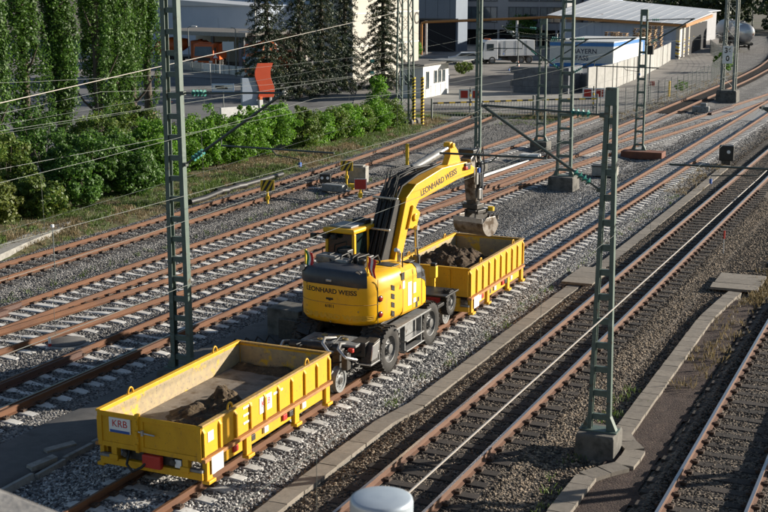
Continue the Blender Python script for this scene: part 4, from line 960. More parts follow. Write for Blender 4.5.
pane([(CX0 + e, CY1 - .03, 1.85), (CX1 - e, CY1 - .03, 1.85), (CX1 - .06, CY1 - .38, 3.17), (CX0 + .06, CY1 - .38, 3.17)])
for x in (CX0 + .03, CX1 - .03):
    pane([(x, CY0 + .08, 1.85), (x, .42, 1.85), (x, .38, 3.17), (x, CY0 + .1, 3.17)]); pane([(x, .5, 1.85), (x, CY1 - .1, 1.85), (x, CY1 - .42, 3.17), (x, .45, 3.17)])
g = MB(); g.box(((CX0 + CX1) / 2, .35, 3.26), (CX1 - CX0 + .04, 1.5, .13)); g.build('cab_roof', M_yelx, cab, bev=.045, seg=3)
g = MB(); g.box((-.76, .1, 3.345), (.66, .7, .05)); g.build('roof_hatch', M_steel, cab, bev=.015)
g = MB(); g.box((-.62, .62, 3.38), (.42, .3, .12)); g.cyl((-.62, .62, 3.42), (-.62, .62, 3.48), .09, n=16); g.build('roof_unit', M_black, cab, bev=.02)
for x in (-1.1, -.85):
    g = MB(); g.box((x, -.42, 3.1), (.15, .12, .12)); g.cyl((x, -.48, 3.1), (x, -.5, 3.1), .055, n=12); g.build('work_light', M_black, cab, bev=.015)
g = MB(); g.tube([(-1.18, -.3, 3.1), (-1.35, -.42, 3.15), (-1.42, -.5, 3.12)], .025, 8); g.box((-1.42, -.52, 3.1), (.14, .1, .14)); g.build('mirror_arm', M_black, cab, smooth=50)
g = MB(); g.box((-.74, -.3, 2.2), (.4, .06, .5)); g.box((-.7, -.1, 2.1), (.5, .5, .3)); g.build('seat_back', M_black, cab, bev=.05)
# clutter behind the cab
g = MB(); g.box((-.75, -.8, 2.62), (.6, .45, .22)); g.box((-.2, -.95, 2.6), (.35, .4, .16)); hb(g, 'air_box', M_steel, bev=.04)
g = MB(); g.box((.1, -.6, 2.62), (.5, .4, .26)); g.box((-.45, -.5, 2.66), (.3, .3, .34)); g.cyl((.35, -1.0, 2.52), (.35, -1.0, 2.75), .1, n=14); g.cyl((-1.0, -1.3, 2.5), (-1.0, -1.3, 2.68), .08, n=14); hb(g, 'machine_cover', M_black, bev=.03)
for i in range(5):
    g = MB(); x = -.6 + i * .27; g.tube([(x, -.3, 2.5), (x + .05, -.55, 2.78), (x + rr.uniform(-.1, .1), -.9, 2.74), (x + .1, -1.15, 2.55)], .024, 7); hb(g, 'hydraulic_hose', M_hose, smooth=50)
for x, c2 in ((-1.0, (.05, .3, .08)), (.82, (.6, .03, .03))):
    t = MB(); t.box((x, -1.55, 2.72), (.045, .045, .5)); t.cyl((x, -1.55, 2.45), (x, -1.55, 2.56), .08, n=12); fp = hb(t, 'flag_post', M_hazy, bev=.006)
    for k, cc in enumerate(((.04, .25, .07), (.72, .72, .7), (.55, .03, .03)) if x < 0 else ((.55, .03, .03), (.72, .72, .7), (.55, .03, .03))):
        f = MB(); n = 8                              # three strips of a limp flag
        for i in range(n + 1):
            s_ = i / n; wv = .035 * math.sin(s_ * 7 + x)
            for e_ in (0, 1): u = (k + e_) * .075; f.v.append((x + .03 + u * (1 - .35 * s_) + .10 * s_, -1.62 - .05 * s_ + wv + .02 * math.sin(u * 40), 2.98 - .46 * s_ - u * .35))
        f.f = [(2 * i, 2 * i + 1, 2 * i + 3, 2 * i + 2) for i in range(n)]; f.m = [0] * n
        o = f.build('flag_cloth', pm('flag_cloth_%d_%d' % (int(x * 10), k), cc, None, rough=.8), fp); sm = o.modifiers.new('thick', 'SOLIDIFY'); sm.thickness = .006
for x in (-.92, .7): g = MB(); g.cyl((x, -1.72, 2.56), (x, -1.84, 2.56), .085, n=16); hb(g, 'rear_work_light', M_black, bev=.01)
for x in (-.92, .7): g = MB(); g.lathe([(0, .006), (.07, .004), (.072, 0)], 16, face((x, -1.842, 2.56), (0, -1, 0))); hb(g, 'light_lens', M_silver)
# --- boom
BO = [(.62, 1.9), (.9, 1.8), (1.5, 3.26), (2.0, 3.82), (2.9, 3.95), (4.1, 4.14), (4.95, 4.2), (5.02, 4.36), (4.55, 4.58), (3.2, 4.56), (1.85, 4.28), (1.36, 3.98)]
g = MB(); g.prism(BO, -.16, .27, 'x'); boom = hb(g, 'boom', M_yelx, bev=.02); boom.matrix_local = BM
text('lettering', 'LEONHARD WEISS', .235, M_ink, boom, face((.2735, 3.02, 4.19), (1, 0, 0), (0, -.2, .98)), bold=.004, sx=1.0)
g = MB(); g.prism([(1.35, 3.15), (1.75, 3.1), (1.95, 3.5), (1.6, 3.75)], .27, .34, 'x'); g.cyl((.2, 1.66, 3.42), (.4, 1.66, 3.42), .1, n=18); g.build('knee_plate', M_yelx, boom, bev=.015)
g = MB(); g.cyl((.2, 1.72, 3.12), (.42, 1.72, 3.12), .07, n=16); g.build('knee_pin', M_silver, boom, smooth=40)
g = MB(); g.cyl((.34, 1.75, 1.75), (.34, 1.76, 2.35), .1, n=16); g.build('boom_cylinder', M_dgrey, boom, smooth=40)
g = MB(); g.cyl((.34, 1.76, 2.35), (.34, 1.72, 3.1), .05, n=14); g.build('piston_rod', M_silver, boom, smooth=40)
for k in range(7):                                  # hoses up the back of the boom
    x = -.36 + k * .085; j = rr.uniform(-.03, .03)
    g = MB(); g.tube([(x, .1 + j, 1.95), (x, .32 + j, 2.5), (x + j, .62 + j, 3.2), (x, .98 + j, 3.95), (x + .02, 1.25 + j, 4.3), (x + .12, 1.9, 4.52 + j), (x + .25, 2.9, 4.72 + j)], .036, 8); g.build('hydraulic_hose', M_hose, boom, smooth=60)
g = MB(); g.prism([(.2, 2.0), (.57, 1.95), (1.3, 3.9), (1.02, 3.95)], -.40, .14, 'x'); g.build('hose_tray', M_black, boom)
for y, z in ((.25, 2.42), (.56, 3.2), (.95, 3.98)):
    b = MB(); b.bar((-.5, y - .06, z + .03), (.3, y - .06, z + .03), .05, .05); b.bar((-.48, y - .06, z + .03), (-.48, y + .3, z - .1), .05, .03); b.build('hose_clamp', M_silver, boom, bev=.006)
for k in range(6):
    g = MB(); a = rr.uniform(-.4, .1); g.tube([(a, .9, 3.9), (a + .05, 1.2 + rr.uniform(-.1, .1), 4.5 + rr.uniform(0, .2)), (a + .1, 1.9, 4.6 + rr.uniform(0, .15)), (a + .12, 2.6, 4.7)], .02, 7); g.build('loose_hose', M_hose, boom, smooth=60)
g = MB(); g.cyl((-.1, 2.2, 4.62), (.0, 3.5, 4.95), .12, n=18); g.build('adjusting_cylinder', M_steel, boom, smooth=40)
g = MB(); g.cyl((.0, 3.5, 4.95), (.02, 4.1, 5.08), .06, n=14); g.build('piston_rod', M_silver, boom, smooth=40)
g = MB(); g.prism([(3.75, 4.56), (4.5, 4.56), (4.3, 4.95), (4.0, 5.2), (3.86, 5.18), (3.9, 4.8)], -.1, .1, 'x'); g.cyl((-.16, 4.0, 5.1), (.16, 4.0, 5.1), .07, n=14); g.build('boom_lug', M_yelx, boom, bev=.015)
g = MB(); g.box((.2, 4.55, 4.45), (.24, .3, .2)); g.build('valve_block', M_black, boom, bev=.02)
g = MB(); g.box((.3, 4.42, 4.42), (.1, .12, .1)); g.build('red_valve', M_redp, boom, bev=.02)
# --- stick, tilt rotator, bucket
g = MB(); g.prism([(4.85, 4.62), (5.25, 4.78), (5.42, 4.5), (5.40, 3.7), (5.45, 3.35), (5.22, 3.3), (5.12, 3.8), (5.02, 4.25)], -.14, .2, 'x'); stick = hb(g, 'stick', M_dirtysteel, bev=.02); stick.matrix_local = BM
g = MB(); g.box((.03, 5.1, 4.82), (.5, .42, .12)); g.build('stick_head', M_black, stick, bev=.02)
g = MB(); g.cyl((.26, 5.32, 4.5), (.26, 5.42, 3.7), .075, n=14); g.build('tilt_cylinder', M_dgrey, stick, smooth=40)
g = MB(); g.cyl((.26, 5.42, 3.7), (.26, 5.44, 3.35), .045, n=12); g.build('piston_rod', M_silver, stick, smooth=40)
g = MB(); g.box((.28, 5.12, 4.1), (.06, .1, .5)); g.box((.28, 5.3, 3.55), (.05, .12, .3)); g.build('side_plate', M_silver, stick, bev=.01)
for k in range(9):
    a = rr.uniform(-.16, .3); b_ = rr.uniform(4.95, 5.45)
    g = MB(); g.tube([(a, b_ - .3, 4.55), (a + rr.uniform(-.1, .1), b_, 4.85 + rr.uniform(-.1, .1)), (a, b_ + .12, 4.3), (a + rr.uniform(-.08, .1), b_ + .08, 3.8), (rr.uniform(-.1, .2), 5.4, 3.3)], .022, 7); g.build('hydraulic_hose', M_hose if k % 3 else M_steel, stick, smooth=60)
g = MB(); g.cyl((.03, 5.36, 3.36), (.03, 5.38, 3.12), .2, n=22); g.box((.03, 5.37, 3.17), (.5, .42, .14)); g.build('rotator', M_mach, stick, bev=.015)
BKM = BM @ Matrix.Translation((.1, 5.42, 2.62)) @ Matrix.Rotation(R(-6), 4, 'Z')
def bucket():
    bw = .52; rad = .41; pr = [(rad * math.cos(a), rad * math.sin(a)) for a in [R(178) + R(168) * i / 16 for i in range(17)]]
    inn = [(.93 * y, .93 * z) for y, z in pr]
    g = MB(); g.loft([[(x, y, z + .1) for y, z in pr + inn[::-1]] for x in (-bw, bw)]); o = g.build('bucket', M_dirtysteel, EX, smooth=30); o.matrix_local = BKM
    for s in (-1, 1):
        b = MB(); b.prism([(y, z + .1) for y, z in pr] + [(rad * .55, .26), (-rad * .5, .26)], s * bw - .015, s * bw + .015, 'x'); b.build('cheek_plate', M_dirtysteel, o, bev=.005)
    b = MB(); b.box((0, .0, .4), (.5, .5, .1)); b.box((-.18, 0, .3), (.05, .6, .3)); b.box((.18, 0, .3), (.05, .6, .3)); b.build('hanger', M_mach, o, bev=.01)
    b = MB(); b.box((0, -rad * .99, .19), (2 * bw, .03, .14)); b.build('cutting_edge', M_silver, o)
    for i in range(7): b = MB(); b.prism([(-.02, 0), (.02, 0), (.0, .12)], -.05, .05, 'x', Matrix.Translation((bw * .9 - i * bw * .3, rad * .99, .14))); b.build('tooth', M_dirtysteel, o)
bucket()
g = MB(); g.cyl((.42, 5.75, 3.0), (.42, 5.75, 3.12), .1, n=16); hb(g, 'beacon', M_hazy, smooth=40).matrix_local = BM

# ---------------------------------------------------------------- things around the excavator
at = thing('excavator_attachment', 'black and yellow hydraulic attachment lying behind the empty wagon', 'attachment', (-16.0, 26.9, -.25), .3)
g = MB(); g.box((0, 0, .25), (1.5, .5, .3)); g.box((-.7, .1, .4), (.3, .6, .4)); g.build('body', M_mach, at, bev=.03)
g = MB(); g.cyl((.1, .2, .55), (1.0, .5, .5), .1, n=14); g.build('cylinder', M_hazy, at, smooth=40)
g = MB(); g.cyl((-.9, -.1, .35), (-.3, .2, .6), .09, n=14); g.box((.45, -.1, .62), (.24, .2, .26)); g.build('yellow_bracket', M_yel, at, bev=.02)
g = MB(); g.prism([(-.3, 0), (.3, 0), (.22, .5), (-.2, .62)], -.05, .05, 'x', Matrix.Translation((-.3, -.3, .05)) @ Matrix.Rotation(.7, 4, 'Z')); g.build('claw', M_mach, at, bev=.02)
g = MB(); g.prism([(-.3, 0), (.3, 0), (.22, .5), (-.2, .55)], -.05, .05, 'x', Matrix.Translation((.35, -.35, .05)) @ Matrix.Rotation(1.1, 4, 'Z')); g.build('claw', M_mach, at, bev=.02)
for i in range(4):
    g = MB(); g.tube([(-.6 + i * .3, .1, .45), (-.4 + i * .3, .35, .75 + .05 * i), (i * .3, .2, .6), (.2 + i * .2, -.1, .45)], .03, 8); g.build('hose', M_hose, at, smooth=50)
t = thing('gearbox_unit', 'small yellow gear unit standing left of the empty wagon', 'machine part', (-16.25, 24.6, -.25), -.2)
g = MB(); g.prism([(-.35, 0), (.35, 0), (.38, .3), (.1, .5), (-.3, .38)], -.3, .3, 'x'); g.build('housing', pm('dirty_yellow', (.4, .24, .03), (.15, .1, .04), 5, .6), t, bev=.04)
g = MB(); g.cyl((-.55, 0, .25), (-.3, 0, .25), .18, n=16); g.cyl((.3, .05, .25), (.48, .05, .25), .12, n=14); g.build('flange', M_mach, t, smooth=40)
t = thing('concrete_block_stack', 'grey concrete block beside the siding, left of the excavator', 'concrete block', (-16.7, 30.6, -.25), -.12)
g = MB(); g.box((0, 0, .4), (1.1, .9, .8)); g.build('block', M_fnd, t, bev=.03)  # dark concrete tone carries the shade this block stands in
g = MB(); g.box((-.35, .95, .16), (1.5, .5, .34)); g.build('block', M_conc2, t, bev=.03)
g = MB(); g.box((.75, .1, .52), (.3, .9, 1.0)); g.box((.4, -.64, .3), (.8, .06, .6)); g.build('side_plate', M_mach, t, bev=.02)
# ---------------------------------------------------------------- small trackside things
def hazard_board(label, x, y, h=.95, w=.62, bh=.5, rz=.4):
    t = thing('hazard_board', label, 'hazard board', (x, y, -.3), rz, 'hazard boards')
    g = MB(); g.cyl((0, 0, 0), (0, 0, h - bh / 2), .05, n=10); g.box((0, 0, h - bh - .06), (.16, .12, .16)); g.build('stand', M_hazy, t)
    g = MB(); g.box((0, 0, h), (w, .03, bh)); b = g.build('board', M_hazy, t)
    for k in range(-2, 3):
        pts = [(k * .26 - .06, -bh / 2), (k * .26 + .07, -bh / 2), (k * .26 + .07 + bh * .6, bh / 2), (k * .26 - .06 + bh * .6, bh / 2)]
        pts = [(min(w / 2, max(-w / 2, u - .15)), h + v) for u, v in pts]
        if abs(pts[0][0] - pts[1][0]) + abs(pts[2][0] - pts[3][0]) > .05:
            q = MB(); q.prism(pts, -.021, -.0155, 'y'); q.build('stripe', M_black, b)
    return t
hazard_board('black and yellow striped board on a yellow foot beside the verge track', -28.0, 49.2, rz=.4)
hazard_board('black and yellow striped board near the grey stone block', -27.5, 56.4, rz=.25)
t = thing('stone_block', 'pale grey stone block standing beyond the striped board', 'stone block', (-27.4, 57.6, -.35), .2)
g = MB(); g.box((0, 0, .42), (.9, .7, .84)); g.build('block', M_conc2, t, bev=.04)
g = MB(); g.box((0, 0, .87), (.6, .5, .07)); g.build('cap', M_conc2, t, bev=.02)
t = thing('track_signal_box', 'small black signal box with white lamps beside the siding', 'signal', (-28.0, 55.0, -.35), .35)
g = MB(); g.box((0, 0, .55), (.55, .4, .42)); g.box((0, 0, .2), (.12, .12, .4)); g.build('case', M_black, t, bev=.03)
for x in (-.14, .14):
    g = MB(); g.lathe([(0, .01), (.07, .008), (.075, 0)], 14, face((x, -.203, .57), (0, -1, 0))); g.build('lamp', M_whitep, t)
t = thing('point_machine', 'grey point machine box lying beside the rails near the red board', 'point machine', (-27.0, 54.0, -.3), -.1)
g = MB(); g.box((0, 0, .22), (1.2, .5, .34)); g.build('case', M_steel, t, bev=.04)
g = MB(); g.cyl((.5, 0, .12), (1.6, .1, .12), .03, n=8); g.cyl((-.5, 0, .12), (-1.6, -.1, .12), .03, n=8); g.build('rod', M_silver, t)
t = thing('red_board', 'small red square board on a yellow stand between the sidings', 'board', (-24.9 + .05, 52.4, -.3), .42)
g = MB(); g.box((0, 0, .75), (.52, .03, .46)); b = g.build('board', M_redp, t)
g = MB(); g.box((.01, .02, .75), (.58, .02, .52)); g.build('border', M_white, t)
g = MB(); g.cyl((0, .04, 0), (0, .04, .78), .05, n=10); g.box((0, 0, .25), (.2, .16, .2)); g.build('stand', M_hazy, t)
t = thing('yellow_cap_marker', 'low yellow capped marker beside the point machine', 'marker', (-26.1, 54.2, -.3))
g = MB(); g.cyl((0, 0, 0), (0, 0, .3), .08, n=10); g.box((0, 0, .36), (.42, .3, .16)); g.build('cap', M_hazy, t, bev=.04)
def ypost(label, x, y, h=1.15, r=.09):
    t = thing('yellow_marker_post', label, 'marker post', (x, y, -.35), 0, 'yellow marker posts')
    MB().cyl((0, 0, 0), (0, 0, h), r, n=14).build('post', M_hazy, t, smooth=40); MB().lathe([(r * 1.08, 0), (r * 1.08, .05), (r * .6, .09), (0, .1)], 14, Matrix.Translation((0, 0, h))).build('cap', M_hazy, t, smooth=40)
ypost('short yellow marker post between the verge track and the sidings', -27.4, 63.9, 1.2, .1)
ypost('thin yellow marker post at the foot of the yard fence', -23.4, 114.6, 1.4, .09)
t = thing('cable_pipe', 'white cable pipe lying on the stones behind the bucket', 'pipe', (0, 0, 0))
P = [gz(*p, -.22) for p in ((470, 182), (486, 175), (500, 170.5), (516, 165), (528, 161.5))]; MB().tube(P, .09, 8).build('pipe', M_white, t, smooth=50)
p = gz(530, 159, -.25); b = MB(); b.box((p.x, p.y, -.1), (1.1, .7, .3)); b.build('junction_box', M_white, t, bev=.03)
t = thing('cable_pipe', 'long black cable pipe along the edge of the verge', 'pipe', (0, 0, 0))
P = [gz(*p, -.2) for p in ((190, 202), (205, 198), (222, 191), (240, 186), (262, 180), (282, 174))]; MB().tube(P, .14, 8).build('pipe', M_black, t, smooth=50)
for i in (2, 3): q = P[i]; MB().cyl((q.x - .1, q.y - .35, q.z), (q.x + .1, q.y + .35, q.z), .19, n=10).build('sleeve', M_black, t, smooth=50)
t = thing('dwarf_signal', 'black dwarf signal box at the end of the grey trough', 'signal', (-11.25, 71.6, -.25), .1)
g = MB(); g.box((0, 0, .62), (.8, .5, .85)); g.build('case', M_black, t, bev=.04)
g = MB(); g.box((0, 0, .1), (.5, .4, .3)); g.build('foot', M_mach, t)
g = MB(); g.lathe([(0, .01), (.09, .008), (.1, 0)], 14, face((.12, -.253, .7), (0, -1, 0))); g.build('lamp', M_whitep, t)
t = thing('concrete_box', 'grey concrete cable box with a pale end beside the tall double mast', 'cable box', (-16.4, 64.8, -.3), .1)
g = MB(); g.box((0, 0, .25), (1.3, .8, .5)); g.build('box', M_conc2, t, bev=.03); g = MB(); g.box((0, 0, .53), (1.36, .86, .06)); g.build('lid', M_mach, t, bev=.01)
t = thing('point_machine', 'pale grey point machine with rods at the far switch', 'point machine', (-18.0, 100.6, -.3), .1)
g = MB(); g.box((0, 0, .3), (1.3, .7, .5)); g.box((.2, .1, .65), (.5, .5, .3)); g.build('case', M_steel, t, bev=.05)
g = MB(); g.cyl((.5, .2, .14), (2.6, .6, .12), .05, n=8); g.cyl((.5, -.2, .14), (2.4, .1, .12), .05, n=8); g.build('rod', M_silver, t)
t = thing('track_lamp_marker', 'small orange and black lamp marker beside the cover slabs', 'marker', (-5.35, 45.2, -.25))
g = MB(); g.box((0, 0, .08), (.3, .22, .16)); g.build('foot', M_black, t, bev=.02); g = MB(); g.cyl((0, 0, .16), (0, 0, .3), .07, n=12); g.build('lamp', M_hazy, t, smooth=40)
t = thing('stake', 'thin red-tipped stake standing in the grey grit', 'stake', (-7.3, 47.0, -.3))
MB().cyl((0, 0, 0), (0, 0, .9), .02, n=6).build('rod', M_white, t); MB().cyl((0, 0, .6), (0, 0, .9), .035, n=8).build('tip', M_redp, t)
t = thing('stake', 'thin grey stake with a white top between verge track and branching siding', 'stake', (-27.2, 33.2, -.3))
MB().cyl((0, 0, 0), (0, 0, 1.9), .018, n=6).build('rod', M_fence, t); MB().box((0, 0, 1.92), (.08, .08, .09)).build('tip', M_whitep, t)
t = thing('stake', 'short white and red stake beside the manhole', 'stake', tuple(gz(50, 349, -.28)))
MB().cyl((0, 0, 0), (0, 0, .34), .04, n=8).build('rod', M_whitep, t); MB().cyl((0, 0, 0), (0, 0, .16), .045, n=8).build('tip', M_redp, t)

# ---------------------------------------------------------------- bridge under the camera, and the capped post beside it
A = C0 + ray(0, 487) * 3.0; B = gz(64, 512, A.z); d = (B - A).normalized(); nrm = Vector((d.y, -d.x, 0))
if nrm.y > 0: nrm = -nrm
br = thing('bridge', 'grey concrete road bridge whose parapet edge crosses above the tracks', 'bridge', (A.x, A.y, 0))
def along(u, v): return ((d * u + nrm * v).x, (d * u + nrm * v).y)
g = MB(); g.prism([along(-9, 0), along(9, 0), along(9, .32), along(-9, .32)], A.z - 1.05, A.z, 'z'); g.build('parapet', pm('parapet_concrete', (.34, .32, .3), (.2, .19, .18), 14, .9, bump=.3, bscale=50), br, bev=.015)
g = MB(); g.prism([along(-9, -.25), along(9, -.25), along(9, 9), along(-9, 9)], A.z - 1.6, A.z - 1.08, 'z'); g.build('deck', M_conc2, br)
for u in (-7.5, 7.5):
    g = MB(); x, y = along(u, 4); g.box((x, y, (A.z - 1.61) / 2 - .2), (1.0, 1.6, A.z - 1.21)); g.build('pier', M_conc2, br, bev=.05)
q = C0 + ray(381.5, 495.5) * 6.0
t = thing('capped_post', 'round steel post with a pale blue rounded cap below the bridge', 'post', (q.x, q.y, -.35))
MB().cyl((0, 0, 0), (0, 0, q.z + .1), .13, .125, 24).build('shaft', M_mastgrey, t, smooth=40)
MB().lathe([(.15, -.2), (.153, -.01), (.149, .006), (.135, .012), (.07, .017), (0, .019)], 32, Matrix.Translation((0, 0, q.z + .33))).build('cap', M_ceramic, t, smooth=60)
# ---------------------------------------------------------------- fences
def mesh_fence(label, pts, h, sp=2.4, mat=None, wires=True):
    mat = mat or M_fence; x0, y0 = pts[0]; t = thing('wire_fence', label, 'fence', (x0, y0, -.32))
    P = [Vector((x - x0, y - y0, 0)) for x, y in pts]; post = MB().cyl((0, 0, 0), (0, 0, h + .1), .035, n=8).mesh('post', mat); net = MB()
    for a, b in zip(P, P[1:]):
        L = (b - a).length; n = max(1, round(L / sp))
        for i in range(n): inst('post', post, t, tuple(a + (b - a) * i / n))
        k = max(2, int(h / .22))
        for i in range(k + 1): z = Vector((0, 0, .06 + (h - .08) * i / k)); net.bar(a + z, b + z, .011, .011)
        m = int(L / .28)
        for i in range(m): q = a + (b - a) * i / m; net.bar(q + Vector((0, 0, .05)), q + Vector((0, 0, h)), .009, .009)
    inst('post', post, t, tuple(P[-1])); net.build('wire_mesh', mat, t)['kind'] = 'stuff'; return t
mesh_fence('wire mesh fence curving along the edge of the freight yard', fl[4:], 1.9)
mesh_fence('low wire fence glimpsed between the bushes by the verge', [(-37.6, 30), (-37.6, 44), (-37.8, 58), (-38, 70)], 1.5, 2.2)
def sgate(label, a, b, h=1.35):
    a, b = Vector((*a, 0)), Vector((*b, 0)); t = thing('striped_gate', label, 'gate', (a.x, a.y, -.31), 0, 'striped yard gates'); d = b - a; n = int(d.length / .45)
    for z in (.12, .65):
        g = MB(); g.bar((0, 0, z), d + Vector((0, 0, z)), .05, .05); g.build('rail', M_fence, t)
    for i in range(n):
        g = MB(); g.bar(d * (i / n) + Vector((0, 0, h)), d * ((i + 1) / n) + Vector((0, 0, h)), .07, .11); g.build('top_rail_stripe', M_hazy if i % 2 else M_black, t)
    for i in range(n * 2 + 1):
        q = d * (i / (2 * n)); g = MB(); g.bar(q + Vector((0, 0, .12)), q + Vector((0, 0, h - .06)), .025, .025, (0, 1, 0)); g.build('picket', M_fence, t)
    for q in (Vector(), d): g = MB(); g.box(q + Vector((0, 0, .85)), (.12, .12, 1.7)); g.build('gate_post', M_fence, t)
    return t
def redplates(label, p, grp):
    t = thing('red_white_sign_pair', label, 'sign', (p.x, p.y, -.31), .3, grp)
    g = MB(); g.cyl((0, 0, 0), (0, 0, 2.0), .05, n=8); g.build('pole', M_fence, t)
    for k in range(5): g = MB(); g.cyl((0, 0, .2 + k * .36), (0, 0, .38 + k * .36), .07, n=8); g.build('band', M_hazy if k % 2 else M_black, t)
    for s in (-1, 1):
        g = MB(); g.box((s * .48, -.05, 1.45), (.8, .03, .8)); b = g.build('plate', M_whitep, t); g = MB(); g.box((s * .48, -.068, 1.45), (.58, .01, .58)); g.build('red_field', M_redp, b)
sgate('low gate with a black and yellow top rail where the verge track ends', (-35.0, 86.2), (-29.0, 91.9))
sgate('low gate with a black and yellow top rail beside the concrete apron', (-28.8, 92.1), (-24.9, 95.1))
redplates('pair of red and white plates before the gate at the verge track end', gz(470, 112.5, -.3), 'red and white plates')
redplates('pair of red and white plates before the gate by the apron', gz(593, 111, -.3), 'red and white plates')
t = thing('signal_post', 'thin signal post with a black head inside the yard fence', 'signal', (-23.9, 108.5, -.3))
MB().cyl((0, 0, 0), (0, 0, 4.3), .06, n=10).build('post', M_fence, t); g = MB(); g.box((0, 0, 4.45), (.5, .4, .75)); g.build('head', M_black, t, bev=.04); g = MB(); g.box((.3, -.1, 1.6), (.4, .03, .4)); g.build('plate', M_redp, t)

# ---------------------------------------------------------------- buildings
def cladbox(t, name, x0, x1, y0, y1, z0, z1, mat, ribs=0, rm=None):
    g = MB(); g.box(((x0 + x1) / 2, (y0 + y1) / 2, (z0 + z1) / 2), (x1 - x0, y1 - y0, z1 - z0)); o = g.build(name, mat, t)
    return o
def wpanel(par, name, x, y, z, w, h, n, mat, d=.05):
    g = MB(); g.box((0, 0, 0), (w, h, d)); o = g.build(name, mat, par); o.matrix_local = face((x, y, z), n); return o
# gatehouse
t = thing('gatehouse', 'small white gatehouse with a flat canopy roof by the yard entrance', 'hut', (-44.2, 103.9, -.3))
w_ = cladbox(t, 'wall', -1.15, 1.15, 0, 6.2, 0, 2.85, M_white)
g = MB(); g.box((0, 3.1, 2.95), (2.9, 7.2, .16)); rf = g.build('roof', M_roofdk, t, bev=.02)
g = MB(); g.box((1.3, 6.6, 3.06), (3.4, 3.0, .1)); g.build('canopy', M_steel, t, bev=.02)
for y, hh in ((1.0, 1.5), (2.9, 1.1), (3.9, 1.1), (4.9, 1.1)):
    o = wpanel(t, 'window', 1.155, y, 1.75 if hh < 1.3 else 1.55, .55, hh, (1, 0, 0), M_win); f = MB()
    for a, b_, c, dd in ((0, hh / 2, .65, .06), (0, -hh / 2, .65, .06), (.3, 0, .06, hh), (-.3, 0, .06, hh)): f.box((a, b_, .03), (c, dd, .05))
    f.build('frame', M_steel, o)
wpanel(t, 'window', -.2, -.005, 1.6, .8, .9, (0, -1, 0), M_win)
for i in range(5): g = MB(); g.box((1.16, .6 + i * 1.2, .55), (.02, .04, 1.0)); g.build('panel_joint', M_steel, t)
# pale tower building
t = thing('tower_building', 'tall pale rendered building with a dark letter at its edge', 'building', (-57, 118.5, -.3))
w_ = cladbox(t, 'wall', -4.6, 0, 0, 17.6, 0, 19, M_render)
for i in range(4): g = MB(); g.box((.02, 8.8, 3.6 + i * 3.4), (.06, 17.6, .12)); g.build('string_course', M_white, t)
q = gx(416.2, 18.5, -57); text('lettering', 'C', 1.9, M_ink, t, face((.03, q.y - 118.5, q.z + .3), (1, 0, 0)), bold=.02)
g = MB(); g.box((-2.3, 8.8, 19.15), (5.2, 18.2, .3)); g.build('roof', M_roofdk, t)
# slate hall
t = thing('slate_hall', 'dark slate-blue hall with a black loading opening', 'building', (-69.3, 180, -.3))
g = MB(); g.box((-8, 2.5, 9), (16, 5, 8)); g.box((-8, 3, 2.5), (16, 4, 5)); g.build('wall', M_halldk, t)
g = MB(); g.box((-4, .95, 2.4), (7.2, .3, 4.7)); g.build('loading_opening', M_inside, t)
for i in range(8): g = MB(); g.box((-1 - i * 2, -.03, 9), (.06, .06, 7.9)); g.build('panel_joint', M_halldk, t)
g = MB(); g.box((-8, 2.5, 13.1), (16.4, 5.4, .25)); g.build('roof', M_roofdk, t)
# office
t = thing('office_building', 'grey panelled office block with dark window bands behind the lorry', 'building', (-79.5, 205, -.3))
cladbox(t, 'wall', 0, 20.2, 0, 12, 2.6, 11.5, M_hallgr); cladbox(t, 'ground_floor_wall', .6, 19.6, 1.4, 11, 0, 2.59, M_inside)
for xa, xb in ((1.1, 8.0), (10.1, 15.2), (15.6, 19.2)):
    for zz in (5.1, 8.6):
        o = wpanel(t, 'window_band', (xa + xb) / 2, -.01, zz, xb - xa, 2.5, (0, -1, 0), M_win); n = int((xb - xa) / 1.15)
        for i in range(n + 1): g = MB(); g.box((-(xb - xa) / 2 + i * (xb - xa) / n, 0, .05), (.09, 2.5, .08)); g.build('mullion', M_dgrey, o)
        for s in (-1, 1): g = MB(); g.box((0, s * 1.25, .05), (xb - xa + .2, .14, .12)); g.build('frame', M_dgrey, o)
for i in range(6): g = MB(); g.box((1.5 + i * 3.4, .2, 1.3), (.35, .35, 2.6)); g.build('column', M_hallgr, t)
for i in range(9): g = MB(); g.box((2.2 * i + 1, -.012, 3.2), (.04, .03, 1.15)); g.build('panel_joint', M_dgrey, t)
g = MB(); g.box((10, 6, 11.6), (20.6, 12.4, .25)); g.build('roof', M_roofdk, t)
# low building right of the office
t = thing('glazed_annexe', 'pale blue-grey annexe at the right end of the office block', 'building', (-59.0, 214, -.3))
cladbox(t, 'wall', 0, 4.6, 0, 9, 0, 10, M_hallbl)
for z in (4.2, 7.2): wpanel(t, 'window', 2.2, -.01, z, 2.6, 1.6, (0, -1, 0), M_win)
g = MB(); g.box((2.3, 4.5, 10.1), (5, 9.4, .2)); g.build('roof', M_roofdk, t)
# orange pipe bridge
t = thing('pipe_bridge', 'orange-brown overhead pipe on white posts crossing the yard', 'pipe', (0, 0, 0))
a, b = gy(421.5, 22, 171), gy(603, 15.2, 182); MB().tube([(a.x, a.y, -.3), (a.x, a.y, a.z - .35), (a.x + .12, a.y, a.z - .1), (a.x + .4, a.y, a.z), b], .19, 12).build('pipe', M_pipe, t, smooth=50)
for px, Y in ((425, 171.3), (516, 176.5), (592, 181)):
    q = gy(px, 20, Y); MB().cyl((q.x, q.y + .5, -.3), (q.x, q.y + .5, a.z + .2), .17, n=10).build('post', M_white, t, smooth=40)
